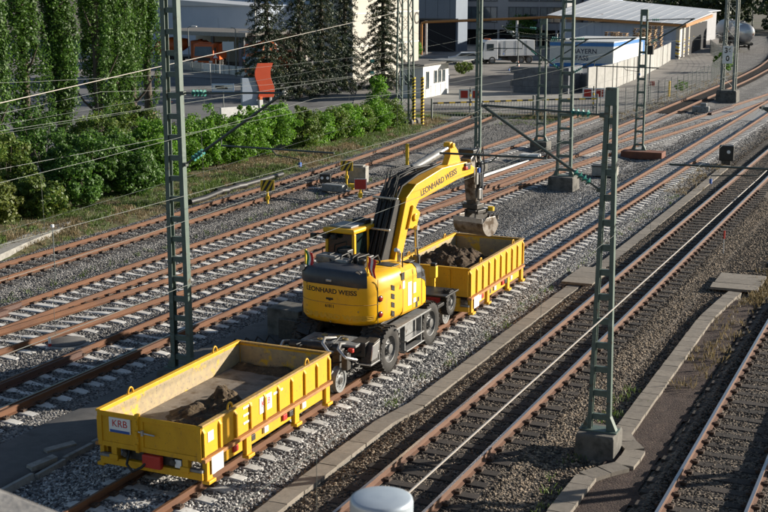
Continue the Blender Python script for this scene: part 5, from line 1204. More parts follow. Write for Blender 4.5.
# block wall platform with the lettered container
t = thing('block_wall', 'dark wall of large concrete blocks below the lettered container', 'wall', (-37.8, 113.4, -.3))
blk = [MB().box((0, 0, 0), (1.17, .6, .585)).mesh('block', M_blockdk), MB().box((0, 0, 0), (.6, 1.17, .585)).mesh('block', M_blockdk)]
for c in range(4):
    for i in range(4): inst('block', blk[0], t, (.6 + i * 1.18 - (.3 if c % 2 else 0), .3 + random.uniform(-.02, .02), .3 + c * .6))
    for i in range(4): inst('block', blk[1], t, (4.95, .9 + i * 1.18, .3 + c * .6))
g = MB(); g.box((2.5, 16.5, .8), (6.9, 24, 1.6)); g.build('fill_platform', M_blockdk, t)
t = thing('lettered_container', 'white container hall with blue stripes and BAYERN FASS lettering', 'container', (-38.75, 128, 1.32))
LX, LY, LZ = 6.75, 14, 2.5
g = MB(); g.box((LX / 2, LY / 2, LZ / 2), (LX, LY, LZ)); g.build('wall', M_white, t)
for z in (.19, LZ - .2):
    g = MB(); g.box((LX / 2, -.012, z), (LX + .03, .03, .36)); g.box((LX + .012, LY / 2, z), (.03, LY, .36)); g.build('stripe', M_blue, t)
g = MB(); g.box((LX / 2, LY / 2, LZ + .06), (LX + .1, LY + .1, .12)); g.build('roof', M_white, t, bev=.02)
g = MB(); g.box((LX - .06, LY - .4, LZ / 2), (.16, .8, LZ + .02)); g.build('corner_post', M_blue, t)
text('lettering', 'BAYERN', .68, M_signbl if False else pm('navy_lettering', (.02, .025, .06), None, rough=.5), t, face((3.75, -.006, 1.58), (0, -1, 0)), bold=.012, sx=1.02)
text('lettering', 'FASS', .68, MATS['navy_lettering'], t, face((3.45, -.006, .88), (0, -1, 0)), bold=.012, sx=1.02)
# white panel wall running back
t = thing('panel_wall', 'long wall of upright pale concrete panels running to the timber hall', 'wall', (0, 0, -.3))
pw = [(-31.2, 115.2), (-30.4, 121.5), (-31.4, 137.4), (-33.2, 155), (-35.2, 172)]; k = 0
for (xa, ya), (xb, yb) in zip(pw, pw[1:]):
    n = max(1, round(math.hypot(xb - xa, yb - ya) / 2.0))
    for i in range(n):
        x, y = xa + (xb - xa) * (i + .5) / n, ya + (yb - ya) * (i + .5) / n; L = math.hypot(xb - xa, yb - ya) / n
        g = MB(); g.box((0, 0, 0), (.16, L - .2, 2.4)); o = g.build('panel', M_panel, t, bev=.02); o.location = (x + random.uniform(-.04, .04), y, 1.2); o.rotation_euler.z = -math.atan2(xb - xa, yb - ya) + random.uniform(-.015, .015)
# pallet stacks behind the panels
for i, (x, y, n, lab) in enumerate(((-34.2, 146, 15, 0), (-34.0, 150, 17, 0), (-36.4, 149, 17, 0), (-34.4, 155, 18, 0), (-38.2, 152, 17, 0), (-36.2, 158, 18, 0), (-34.9, 161, 19, 0))):
    lab = ('next to the container roof edge', 'with a ragged front', 'in the second row', 'tallest of the yard', 'behind the white container', 'farthest from the panels', 'closest to the timber hall')[i]
    t = thing('pallet_stack', 'brown wooden pallet stack behind the panel wall, ' + lab, 'pallet stack', (x, y, -.3), random.uniform(-.1, .1), 'pallet stacks')
    me = MB(); me.box((0, 0, .13), (1.7, 1.1, .03))
    for e in (-.7, 0, .7): me.box((e, 0, .07), (.14, 1.1, .1))
    me = me.mesh('pallet', M_pal)
    for k in range(n): inst('pallet', me, t, (random.uniform(-.08, .08), random.uniform(-.08, .08), k * .26 + .0), random.uniform(-.05, .05)).scale.z = 1.5
for i, (x, y, c) in enumerate(((-33.4, 139.5, M_redp), (-33.2, 143, M_halldk))):
    t = thing('crate', ('red steel crate', 'slate-grey steel crate')[i] + ' behind the pale panel wall', 'crate', (x, y, -.3)); g = MB(); g.box((0, 0, 1.6), (1.6, 2.2, 3.1)); g.build('body', c, t, bev=.05)
    for z in (.8, 1.6, 2.4): g = MB(); g.box((0, 0, z), (1.7, 2.3, .1)); g.build('band', c, t)
# timber hall
t = thing('timber_hall', 'wide hall with a pale sloping roof and orange timber fascia', 'building', (-34.6, 175, -.3))
rx = .09
cladbox(t, 'front_wall', -17, -.25, 0, .4, 0, 4.8, M_hallbl)
for i in range(15): g = MB(); g.box((-1.0 - i * 1.1, -.02, 2.3), (.05, .05, 4.5)); g.build('panel_joint', M_hallbl, t)
g = MB(); g.prism([(-.5, 4.5), (-3.2, 38), (-3.2 - 15, 38), (-17, 4.5)], .01, 4.2, 'z'); g.build('inner_body', M_inside, t)
for i in range(7):
    y = .2 + i * 6.0; x = -y * .09; g = MB(); g.box((x - .25, y, 2.3), (.5, .8, 4.6)); g.build('pillar', M_render, t)
    for k in range(6): b = MB(); b.box((x - .25, y - .01, .35 + k * .42), (.53, .84, .2), ry=.3); b.build('hazard_band', M_hazy if k % 2 else M_black, t)
    if i < 6: g = MB(); x2 = -(y + 3) * .09; g.box((x2 - .4, y + 3, 2.3), (.2, 5.2, 4.4)); g.build('door_panel', M_render if i % 2 else M_white, t)
g = MB(); g.bar((-18.5, -.9, 5.6), (.9, -.9, 4.55), .2, .4); g.build('front_fascia', M_pipe, t)
g = MB(); g.bar((.85, -.9, 4.55), (-2.8, 40, 5.0), .2, .45); g.build('side_fascia', M_pipe, t)
g = MB(); n = 12
def rp(u, v): return Vector((-18.6 + 19.5 * u - 3.6 * v, -1 + 41 * v, 5.75 - 1.05 * u + v * (2.1 - 1.3 * u)))
for i in range(n):
    u0, u1 = i / n, (i + 1) / n - .004
    r = MB(); a, b, c, d_ = rp(u0, 0), rp(u1, 0), rp(u1, 1), rp(u0, 1); up_ = Vector((0, 0, .08)); r.add([a, b, c, d_, a + up_, b + up_, c + up_, d_ + up_], [(0, 3, 2, 1), (4, 5, 6, 7), (0, 1, 5, 4), (1, 2, 6, 5), (2, 3, 7, 6), (3, 0, 4, 7)]); r.build('roof_sheet', M_roof, t)
t = thing('rear_hall', 'second pale roofed hall behind the timber hall', 'building', (-42, 226, -.3))
cladbox(t, 'wall', -22, 0, 0, 20, 0, 5.2, M_hallgr); g = MB(); g.prism([(-22.5, 7.2), (.6, 5.2), (.6, 5.35), (-22.5, 7.4)], -1, 21, 'y'); g.build('roof', M_roof, t)
for i in range(5): wpanel(t, 'door_panel', -2.5 - i * 4, -.02, 2.2, 3, 4, (0, -1, 0), M_halldk)
# tank wagons on the far siding
def tank(label, x, y, rz, col1):
    t = thing('tank_wagon', label, 'tank wagon', (x, y, .0), rz, 'far tank wagons'); L = 11; r = 1.42; zc = 2.55
    M = Matrix.Translation((0, 0, zc)) @ Matrix.Rotation(R(-90), 4, 'X')
    MB().lathe([(0, -L / 2 - .45), (.6, -L / 2 - .38), (1.1, -L / 2 - .2), (r, -L / 2 + .15), (r, L / 2 - .15), (1.1, L / 2 + .2), (.6, L / 2 + .38), (0, L / 2 + .45)], 32, M).build('tank', col1, t, smooth=40)
    MB().lathe([(r + .012, -L / 2 + .2), (r + .012, L / 2 - .2)], 32, M @ Matrix.Rotation(0, 4, 'Z'), R(-12), R(4)).build('orange_stripe', M_orange, t)
    es = MB(); rg = []
    for i in range(13):
        x_ = -1.25 + 2.5 * i / 12; yy = -L / 2 - .46 + .30 * (x_ / 1.25) ** 2 + .06; rg.append([(x_, yy, zc - .32), (x_, yy + .12, zc - .32), (x_, yy + .12, zc - .02), (x_, yy - .02, zc - .02)])
    es.loft(rg); es.build('end_stripe', M_orange, t)
    g = MB(); g.box((0, 0, .95), (2.4, L + 1.4, .3)); g.build('underframe', M_mach, t)
    for yy in (-L / 2 + .6, -L / 2 + 2.3, L / 2 - 2.3, L / 2 - .6):
        b = MB(); b.cyl((-.85, yy, .46), (.85, yy, .46), .08, n=10)
        for s in (-1, 1): b.cyl((s * .7, yy, .46), (s * .84, yy, .46), .46, n=20)
        b.build('wheelset', M_mach, t, smooth=40)
    for e in (-1, 1):
        for s in (-1, 1): b = MB(); b.cyl((s * .87, e * (L / 2 + .7), 1.0), (s * .87, e * (L / 2 + 1.2), 1.0), .1, n=10); b.cyl((s * .87, e * (L / 2 + 1.2), 1.0), (s * .87, e * (L / 2 + 1.28), 1.0), .25, n=16); b.build('buffer', M_mach, t)
    b = MB(); b.box((0, 0, zc + r + .05), (.7, L * .8, .06)); b.cyl((0, 0, zc + r - .1), (0, 0, zc + r + .25), .35, n=14); b.build('walkway', M_steel, t)
    for s in (-1, 1): b = MB(); b.box((s * 1.25, 0, 1.6), (.08, .5, 1.9)); b.build('ladder', M_steel, t)
    return t
tank('silver tank wagon with an orange stripe on the far siding', -30.6, 203, R(13), M_alu)
tank('pale tank wagon coupled behind the silver one', -34.8, 217.5, R(19), M_white)
t = thing('pale_container', 'white box container behind the far tank wagons', 'container', (-46.2, 238, -.3), R(17)); g = MB(); g.box((0, 0, 2.1), (2.5, 9, 3.2)); g.build('box', M_white, t, bev=.04)
g = MB(); g.box((0, 0, .3), (2.2, 8.6, .5)); g.build('chassis', M_mach, t)
# ---------------------------------------------------------------- vehicles
def vwheel(par, x, y, r, w=.24):
    M = Matrix.Translation((x, y, r)) @ Matrix.Rotation(R(90) * (1 if x > 0 else -1), 4, 'Y'); h = w / 2
    o = MB().lathe([(.6 * r, -h), (.9 * r, -h), (r, -h * .7), (r, h * .7), (.9 * r, h), (.6 * r, h)], 24, M).build('wheel', M_rub, par, smooth=40)
    MB().lathe([(.62 * r, h * .8), (.5 * r, h * .5), (.2 * r, h * .5), (.15 * r, h), (0, h)], 20, M).build('rim', M_steel, o, smooth=40)
def lorry(label, x, y, rz, body, cabm, L=6.9, mixer=False, name='lorry'):
    t = thing(name, label, 'lorry', (x, y, -.3), rz)       # faces local +y
    g = MB(); g.prism([(L / 2 - 2.0, .6), (L / 2, .6), (L / 2 + .03, 1.5), (L / 2 - .22, 2.9), (L / 2 - .5, 3.05), (L / 2 - 2.0, 3.05)], -1.22, 1.22, 'x'); c = g.build('cab', cabm, t, bev=.06)
    g = MB(); a = Vector((0, L / 2 - .1, 2.15)); g.add([(-1.08, L / 2 + .05, 1.62), (1.08, L / 2 + .05, 1.62), (1.02, L / 2 - .14, 2.72), (-1.02, L / 2 - .14, 2.72), (-1.08, L / 2 - .06, 1.62), (1.08, L / 2 - .06, 1.62), (1.02, L / 2 - .26, 2.72), (-1.02, L / 2 - .26, 2.72)], [(0, 1, 2, 3), (7, 6, 5, 4), (0, 4, 5, 1), (1, 5, 6, 2), (2, 6, 7, 3), (3, 7, 4, 0)]); g.build('windscreen', M_win, c)
    for s in (-1, 1): g = MB(); g.box((s * 1.225, L / 2 - .9, 2.15), (.02, 1.0, .85)); g.build('side_window', M_win, c)
    for s in (-1, 1): g = MB(); g.box((s * .9, L / 2 + .03, .95), (.4, .06, .22)); g.build('headlight', M_whitep, c); 
    g = MB(); g.box((0, L / 2 + .03, 1.25), (1.7, .05, .4)); g.box((0, L / 2 + .05, .62), (2.4, .16, .35)); g.build('grille_bumper', M_black, c)
    g = MB(); g.box((0, L / 2 - 1.0, 3.14), (1.6, .25, .16)); g.build('roof_beacon', M_orange, c, bev=.03)
    g = MB(); g.box((0, -.2, .85), (.9, L - .4, .3)); g.box((0, -.6, .65), (2.2, 1.4, .5)); g.build('chassis', M_black, t)
    if mixer:
        M = Matrix.Translation((0, -1.4, 2.25)) @ Matrix.Rotation(R(-78), 4, 'X')
        MB().lathe([(0, -2.1), (.6, -2.1), (1.0, -1.4), (1.2, -.4), (1.15, .4), (.8, 1.6), (.55, 2.3), (0, 2.3)], 28, M).build('drum', body, t, smooth=40)
        MB().lathe([(1.205, -.9), (1.22, -.3)], 28, M).build('drum_band', M_white, t)
        g = MB(); g.bar((0, -3.0, 2.9), (0, -4.0, 1.6), .5, .1); g.build('chute', M_orange, t)
    else:
        g = MB(); g.box((0, -1.15, 2.0), (2.45, L - 2.4, 2.0)); g.build('body', body, t, bev=.05)
        g = MB(); g.box((1.24, -1.0, 1.55), (.02, .4, .4)); g.build('body_marking', M_redp, t)
        for s in (-1, 1):
            for yy in (-2.4, -.9, .6): g = MB(); g.box((s * 1.232, yy, 2.0), (.02, .05, 1.9)); g.build('panel_joint', M_steel, t)
    for yy in (L / 2 - 1.2, -L / 2 + 1.9, -L / 2 + .8):
        for s in (-1, 1): vwheel(t, s * 1.08, yy, .5, .3)
    return t
lorry('white sweeper lorry with an orange roof beacon parked in the yard', -53.3, 156.5, R(133), M_carw, M_carw, L=7.2)
lorry('orange concrete mixer lorry with a white banded drum under the open shed', -90.3, 137.4, R(-72), M_orange, M_orange, mixer=True)
lorry('orange lorry facing the street under the open shed', -83.2, 132.8, R(198), M_orange, M_orange)
lorry('orange lorry half hidden behind the spruces', -76.2, 133.5, R(180 + 10), M_orange, M_orange, mixer=True)
lorry('far orange-red fire engine parked beyond the pipe bridge', -63.0, 236, R(200), M_redp, M_orange)
lorry('orange mixer lorry glimpsed between the two spruces', -64.5, 116, R(160), M_orange, M_orange, mixer=True)
def car(label, x, y, rz, paint, van=False):
    t = thing('van' if van else 'car', label, 'van' if van else 'car', (x, y, -.3), rz); L = 5.0 if van else 4.1; H = 2.2 if van else 1.45; w2 = .88
    pr = [(-L / 2, .35), (L / 2, .35), (L / 2 + .02, .75), (L / 2 - .9, .95 if not van else 1.2), (L / 2 - 1.6, H - .05), (-L / 2 + .6, H), (-L / 2 + .12, H * .72), (-L / 2, .8)]
    g = MB(); g.prism(pr, -w2, w2, 'x'); b = g.build('body', paint, t, bev=.1, seg=3)
    for s in (-1, 1): g = MB(); g.prism([(L / 2 - 1.25, H * .66), (L / 2 - 1.72, H - .14), (-L / 2 + .75, H - .12), (-L / 2 + .45, H * .66)], s * w2 - .01, s * w2 + .01, 'x'); g.build('side_window', M_win, b)
    g = MB(); g.box((0, -L / 2 + .1, H * .78), (1.4, .03, H * .26), rx=-.2 if not van else 0); g.build('rear_window', M_win, b)
    g = MB(); g.bar((0, L / 2 - .98, H * .66), (0, L / 2 - 1.58, H - .1), 1.45, .03); g.build('windscreen', M_win, b)
    for s in (-1, 1):
        g = MB(); g.box((s * .66, L / 2 - .02, .72), (.34, .08, .16)); g.build('headlight', M_whitep, b); g = MB(); g.box((s * .72, -L / 2 + .02, .95), (.16, .06, .3)); g.build('tail_light', M_red, b)
        for yy in (-L / 2 + .8, L / 2 - .85): vwheel(t, s * .8, yy, .32, .2)
    return t
car('white hatchback parked nose out beside the lorry', -58.3, 154.6, R(110), M_carw)
car('white delivery van seen from behind next to the gatehouse', -48.1, 119.5, R(8), M_carw, True)
car('dark blue estate car parked under the office front', -68.5, 196, R(95), M_halldk)
car('white car parked at the pale street wall', -99.5, 141.5, R(60), M_carw)
car('silver car on the forecourt behind the poplars', -92, 128, R(70), M_alu)
# ---------------------------------------------------------------- left side of the street: shed, halls, wall
t = thing('open_shed', 'open-fronted shed with a dark flat roof over the orange lorries', 'shed', (-95, 137.5, -.3))
g = MB(); g.prism([(-.5, -.8), (17.8, -6.2), (20.5, 4.6), (1.0, 9.5)], 4.0, 4.35, 'z'); g.build('roof', M_roofdk, t)
g = MB(); g.bar((-.5, -.85, 4.1), (17.8, -6.25, 4.1), .12, .5); g.build('roof_edge', M_steel, t)
g = MB(); g.prism([(1.0, 9.0), (20.4, 4.0), (20.4, 4.4), (1.0, 9.4)], 0, 4, 'z'); g.build('back_wall', M_render, t)
for u in (.02, .35, .68, .97): g = MB(); x, y = -.3 + 18 * u, -.6 - 5.4 * u; g.box((x, y, 2), (.35, .35, 4)); g.build('post', M_dgrey, t)
g = MB(); g.box((16.6, -3.4, 2.2), (2.4, 1.2, 4.4)); g.build('gate_pillar', M_halldk, t)
t = thing('blue_grey_hall', 'large blue-grey hall behind the open shed', 'building', (-118, 158, -.3))
cladbox(t, 'wall', 0, 27, 0, 22, 0, 7.1, M_hallbl); g = MB(); g.prism([(-.4, 7.0), (13, 7.9), (27.4, 7.0)], -.3, 22, 'y'); g.build('roof', M_roof, t)
wpanel(t, 'door', 19.5, -.02, 3.2, 2, 4.4, (0, -1, 0), M_hallbl); g = MB(); g.cyl((26.8, -.3, 0), (26.8, -.3, 9), .12, n=8); g.build('downpipe', M_white, t)
t = thing('blue_grey_hall', 'tall blue-grey hall rising behind the lower one', 'building', (-140, 186, -.3))
cladbox(t, 'wall', 0, 62, 0, 30, 0, 16, M_hallbl)
for i in range(20): g = MB(); g.box((1.5 + i * 3.1, -.03, 8), (.08, .08, 15.9)); g.build('panel_joint', M_hallbl, t)
g = MB(); g.box((31, 15, 16.1), (62.5, 30.5, .3)); g.build('roof', M_roofdk, t)
t = thing('street_wall', 'low pale concrete wall with railing along the forecourt', 'wall', (-94.5, 134.6, -.3)); P0, P1 = Vector((0, 0, 0)), Vector((23.6, -13.2, 0)); n = 12
for i in range(n):
    a, b = P0 + (P1 - P0) * (i / n + .002), P0 + (P1 - P0) * ((i + 1) / n - .002); g = MB(); g.bar(a + Vector((0, 0, .5)), b + Vector((0, 0, .5)), .2, 1.0); g.build('wall_panel', M_white if i > 6 else M_render, t)
mesh_fence('dark railing fence in front of the pale street wall', [(-92, 131.5), (-70, 119)], 1.2, 2.5)
def sign(label, x, y, h, parts, name='road_sign', rz=.4):
    t = thing(name, label, 'sign', (x, y, -.3), rz); MB().cyl((0, 0, 0), (0, 0, h), .045, n=8).build('pole', M_fence, t)
    for f in parts: f(t)
    return t
def plate(z, w, h, mat, d=-.06): return lambda t: MB().box((0, d, z), (w, .03, h)).build('plate', mat, t)
def tri(z, s):
    def f(t):
        o = MB().prism([(-s / 2, z - s * .3), (s / 2, z - s * .3), (0, z + s * .55)], -.07, -.05, 'y').build('plate', M_redp, t); MB().prism([(-s * .28, z - s * .17), (s * .28, z - s * .17), (0, z + s * .28)], -.075, -.0705, 'y').build('white_field', M_whitep, o)
    return f
def dia(z, s): return lambda t: MB().prism([(-s / 2, z), (0, z - s / 2), (s / 2, z), (0, z + s / 2)], -.07, -.05, 'y').build('plate', pm('pale_blue_plate', (.4, .55, .75), None), t)
def lorryicon(t):
    o = MB().box((0, -.06, 2.0), (1.75, .03, .62)).build('plate', pm('pale_blue_plate', (.4, .55, .75), None), t)
    MB().box((0, -.078, 2.0), (1.6, .006, .48)).build('white_field', M_whitep, o)
    g = MB(); g.box((-.25, -.083, 2.05), (.7, .006, .2)); g.box((.25, -.083, 2.0), (.22, .006, .14)); g.box((-.05, -.083, 1.92), (.9, .006, .05)); g.build('lorry_symbol', M_ink, o)
sign('white lorry direction sign standing in the street behind the hedge', -52.3, 85.2, 2.3, [lorryicon])
sign('red and white warning triangle before the pale street wall', -77.5, 124.8, 2.2, [tri(1.9, 1.0)])
sign('square white notice on a post in front of the shed', -74.8, 123.2, 3.9, [plate(3.2, 1.3, 1.0, M_whitep)])
sign('pale blue diamond sign under the street lamp', -70.2, 119.2, 2.4, [dia(2.2, .8)])
def lamp_post(label, x, y, h, rz):
    t = thing('street_lamp', label, 'street lamp', (x, y, -.3), rz, 'street lamps'); MB().cyl((0, 0, 0), (0, 0, h), .08, .05, 10).build('post', M_fence, t, smooth=40)
    MB().tube([(0, 0, h - .05), (.2, 0, h + .1), (.6, 0, h + .15)], .04, 8).build('arm', M_fence, t, smooth=40); MB().prism([(0, 0), (.75, .03), (.75, .12), (.1, .18)], -.12, .12, 'y', Matrix.Translation((.45, 0, h + .05))).build('lamp_head', M_white, t, bev=.02)
lamp_post('curved street lamp beside the spruce at the forecourt', -72.2, 120.5, 5.2, R(180)); lamp_post('thin street lamp in front of the open shed', -83.5, 128.5, 5.0, R(0)); lamp_post('thin lamp post standing before the white lettered container', -39.9, 121, 5.2, R(180))
def cone(label, x, y, s=1.0):
    t = thing('traffic_cone', label, 'traffic cone', (x, y, -.34), 0, 'traffic cones'); MB().lathe([(.16 * s, .03), (.03 * s, .75 * s), (0, .76 * s)], 16).build('cone', M_orange, t, smooth=50); MB().lathe([(.125 * s, .25 * s), (.093 * s, .42 * s)], 16).build('band', M_whitep, t); MB().box((0, 0, .015), (.42 * s, .42 * s, .03)).build('foot', M_orange, t)
for lab, px, py, s in (('orange traffic cone on the dark forecourt', 157, 84, 1.5), ('orange traffic cone partly behind the pale green mast', 168, 102, 1.5), ('orange traffic cone at the edge of the poplars', 148, 84, 1.2), ('orange traffic cone on the street before the hedge', 151, 113, 1.3), ('small traffic cone beside the sweeper lorry', 518, 68, 1.3)):
    q = gz(px, py, -.34); cone(lab, q.x, q.y, s)
t = thing('pylon_sign', 'grey advertising pylon with a wavy orange panel above the hedge', 'sign', (-46.6, 81.5, -.3), .9)
g = MB(); g.box((-.95, 0, 1.6), (1.5, .3, 3.2)); g.build('body', M_hallbl, t, bev=.03); g = MB(); g.box((.62, 0, .9), (.12, .2, 1.8)); g.build('post', M_white, t)
g = MB(); n = 14; L_, R_ = [], []
for i in range(n + 1): s = i / n; dx = .16 * math.sin(s * 2 * math.pi + .4); L_.append((-.55 + dx, 1.75 + 2.5 * s)); R_.append((.68 + dx, 1.75 + 2.5 * s))
g.prism(L_ + R_[::-1], -.25, -.13, 'y'); g.build('wavy_panel', M_orsign, t, bev=.01)
wl = thing('driveway_wall', 'short white wall with an orange topped post at the street exit', 'wall', (-47.4, 79.4, -.3), R(24 + 38)); g = MB(); g.box((0, 0, .6), (3.2, .2, 1.2)); g.build('wall', M_white, wl, bev=.02); g = MB(); g.box((1.8, 0, .8), (.3, .3, 1.6)); q = g.build('post', M_white, wl, bev=.02); g = MB(); g.box((1.8, 0, 1.72), (.26, .26, .22)); g.build('cap', M_orange, q, bev=.03)
# road markings
for i, (a, b) in enumerate((((140, 101), (200, 98)), ((225, 98), (300, 92)), ((150, 89), (240, 86)))):
    A, B = gz(*a, -.335), gz(*b, -.335); g = MB(); g.bar(A, B, .14, .004); tag(g.build('road_marking', M_white), 'thin white line painted on the street, %s' % ('near the lorry sign', 'running towards the pylon', 'by the forecourt wall')[i], 'road marking', kind='structure')
# far masts, far belts
for i, (px, py, h, lab) in enumerate(((718, 22, 9, 'between the tank wagons and the trees'), (697, 18, 9, 'behind the timber hall'), (752, 30, 10, 'right of the tank wagon'), (640, 8, 10, 'behind the rear hall'), (664, 10, 9, 'beyond the rear hall roof'), (685, 10, 8, 'at the foot of the far trees'))):
    q = gz(px, py, -.4); t = thing('far_mast', 'thin grey far mast ' + lab, 'mast', (q.x, q.y, -.5), 0, 'far masts'); MB().cyl((0, 0, 0), (0, 0, h + 3), .16, .1, 8).build('pole', M_mastgrey, t); MB().bar((-1.6, 0, h + 2), (1.6, 0, h + 2), .1, .1).build('crossbar', M_mastgrey, t)
# ---------------------------------------------------------------- vegetation: leaf-sized faces
import numpy as np
rng = np.random.default_rng(11)
def leaf_mesh(name, C, Nrm, size, mat, asp=.62):
    n = len(C); Nrm = Nrm + rng.normal(0, .55, (n, 3)); Nrm /= np.linalg.norm(Nrm, axis=1, keepdims=True) + 1e-9
    r = rng.normal(0, 1, (n, 3)); u = np.cross(Nrm, r); u /= np.linalg.norm(u, axis=1, keepdims=True) + 1e-9; v = np.cross(Nrm, u)
    s = (size * rng.uniform(.65, 1.3, n))[:, None]
    V = np.empty((n, 4, 3)); V[:, 0] = C - u * s; V[:, 1] = C - v * s * asp; V[:, 2] = C + u * s; V[:, 3] = C + v * s * asp
    me = bpy.data.meshes.new(name); me.vertices.add(4 * n); me.loops.add(4 * n); me.polygons.add(n)
    me.vertices.foreach_set('co', V.reshape(-1)); me.loops.foreach_set('vertex_index', np.arange(4 * n, dtype=np.int32))
    me.polygons.foreach_set('loop_start', np.arange(0, 4 * n, 4, dtype=np.int32)); me.materials.append(mat); me.update(calc_edges=True); me.validate(); return me
def clumps(cen, rad, per, flat=.8):
    """leaves on the outer part of many small clumps: centres (k,3), radii (k,)"""
    k = len(cen); d = rng.normal(0, 1, (k, per, 3)); d /= np.linalg.norm(d, axis=2, keepdims=True); d[:, :, 2] *= flat
    rr = rng.uniform(.45, 1.0, (k, per, 1)) ** .6
    C = cen[:, None, :] + d * rr * rad[:, None, None]; return C.reshape(-1, 3), d.reshape(-1, 3)
def add_leaves(parent, C, N, size, mat, name='crown', asp=.62):
    o = bpy.data.objects.new(name, leaf_mesh(name, C, N, size, mat, asp)); col.objects.link(o); o.parent = parent; return o
LF_pop = leafmat('poplar_leaf', (.03, .085, .012), (.11, .21, .03), .42); LF_spr = leafmat('spruce_needle', (.010, .026, .011), (.03, .055, .018), .12)
LF_shr = leafmat('shrub_leaf', (.07, .19, .012), (.19, .36, .035), .45); LF_mix = leafmat('mixed_shrub_leaf', (.055, .13, .018), (.19, .25, .045), .4)
LF_hdg = leafmat('dark_bush_leaf', (.028, .085, .012), (.11, .22, .03), .4); LF_yel = leafmat('yellowing_leaf', (.07, .11, .015), (.17, .19, .035), .4)
LF_far = leafmat('far_tree_leaf', (.018, .036, .012), (.06, .085, .025), .2); LF_cone = leafmat('spruce_tip', (.07, .075, .02), (.13, .12, .035), .2)
def trunk(parent, h, r, limbs=6, spread=1.0, lean=(0, 0), zl=.25):
    g = MB(); g.tube([(lean[0] * s * s, lean[1] * s * s, h * s) for s in (0, .1, .3, .6, 1)], [r * 1.25, r, r * .8, r * .5, r * .12], 9)
    for i in range(limbs):
        z = h * (zl + (.85 - zl) * i / limbs); a = i * 2.4; l = spread * (1.1 - z / h); g.tube([(0, 0, z), (l * .5 * math.cos(a), l * .5 * math.sin(a), z + l * .5), (l * math.cos(a), l * math.sin(a), z + l * 1.3)], [r * .35, r * .25, r * .08], 6)
    return g.build('trunk', M_bark, parent, smooth=60)
def poplar(label, x, y, h, rad, n=720, seed=0):
    t = thing('poplar_tree', label, 'tree', (x, y, -.3), seed * 1.3, 'poplars behind the hedge'); trunk(t, h * .95, .28, 10, rad, zl=.08)
    # upswept branches: strands of leaf clumps rising close to the stem
    cs = []
    for k in range(34):
        a = rng.uniform(0, 6.283); z0 = rng.uniform(.02, .62) * h; L_ = rng.uniform(.25, .5) * h; R_ = rad * rng.uniform(.55, 1.08) * (1 - .55 * z0 / h)
        m = int(L_ / .34)
        for i in range(m):
            s_ = i / m; r_ = R_ * (math.sin(min(1, s_ * 1.6 + .15) * math.pi / 2)) * (1 - .45 * s_ ** 2); cs.append((r_ * math.cos(a + .3 * s_), r_ * math.sin(a + .3 * s_), min(h, z0 + L_ * s_)))
    cen = np.array(cs) + rng.normal(0, .09, (len(cs), 3)); n = len(cen)
    C, N = clumps(cen, rng.uniform(.2, .44, n), 34, 1.6); N[:, :2] += cen.repeat(34, 0)[:, :2] * .55
    add_leaves(t, C, N, .092, LF_pop)
PP = [(-47.6, 53.2, 21, 1.5), (-48.4, 57.4, 22, 1.55), (-48.7, 60.9, 22, 1.3), (-49.6, 65.7, 23, 1.75), (-50.6, 69.0, 24, 1.7), (-51.6, 72.2, 23, 1.8), (-52.4, 75.2, 22, 1.5), (-47.0, 48.5, 20, 1.7)]
PL = ['slim poplar with a pale gap beside its trunk', 'poplar whose crown leans on its slim neighbour', 'poplar at the edge of the bright gap', 'dark dense poplar right of the gap', 'broad dark poplar in the middle of the row', 'broad sunlit poplar before the street', 'last poplar of the row beside the street', 'first poplar of the row above the bushes']
for i, (x, y, h, r) in enumerate(PP): poplar(PL[i], x, y, h, r, seed=i)
def spruce(label, x, y, h, rad, seed, tips):
    t = thing('spruce_tree', label, 'tree', (x, y, -.3), seed, 'spruces by the forecourt'); MB().tube([(0, 0, 0), (0, 0, h * .5), (0, 0, h)], [.26, .17, .03], 9).build('trunk', M_bark, t, smooth=60)
    cs = []; br = MB(); z = .5
    while z < h - .3:
        R_ = rad * (1 - z / h) ** .8 * rng.uniform(.75, 1.15); nb = int(6 + 3 * (1 - z / h)); a0 = rng.uniform(0, 6.28)
        for k in range(nb):
            a = a0 + 6.283 * k / nb + rng.uniform(-.25, .25); L_ = R_ * rng.uniform(.7, 1.15); dr = .36 * L_
            br.tube([(0, 0, z + .25), (L_ * .5 * math.cos(a), L_ * .5 * math.sin(a), z + .12 - dr * .3), (L_ * math.cos(a), L_ * math.sin(a), z - dr)], [.035, .025, .01], 4)
            m = max(3, int(L_ * 6))
            for i in range(m):
                s = (i + 1) / m; cs.append((L_ * s * math.cos(a) + rng.normal(0, .07), L_ * s * math.sin(a) + rng.normal(0, .07), z + .2 - (dr + .2) * s * s - .1 + rng.normal(0, .05)))
        z += rng.uniform(.62, .85) * (1 - .4 * z / h)
    br.build('branches', M_bark, t)['kind'] = 'stuff'
    cen = np.array(cs); C, N = clumps(cen, np.full(len(cen), .22), 18, .7); N[:, 2] += .3; add_leaves(t, C, N, .105, LF_spr, asp=.3)
    sel = cen[rng.random(len(cen)) < tips]; C, N = clumps(sel, np.full(len(sel), .2), 14, .8); add_leaves(t, C + np.array([0, 0, .06]), N, .095, LF_cone, 'bright_tips', asp=.3)
for lab, px, py, h, r, tp in (('dark spruce nearest the street lamp', 268, 100, 17, 3.1, .12), ('spruce standing left of the orange mixer lorry', 300, 97, 16, 2.5, .16), ('spruce right of the orange mixer lorry', 322, 93, 17, 2.9, .2), ('spruce with bare dark lower boughs before the pale tower', 345, 90, 15, 2.4, .12), ('open grown spruce with pale tips against the tower', 383, 88, 17, 3.0, .3)):
    q = gz(px, py, -.3); spruce(lab, q.x, q.y, h, r, px * .1, tp)
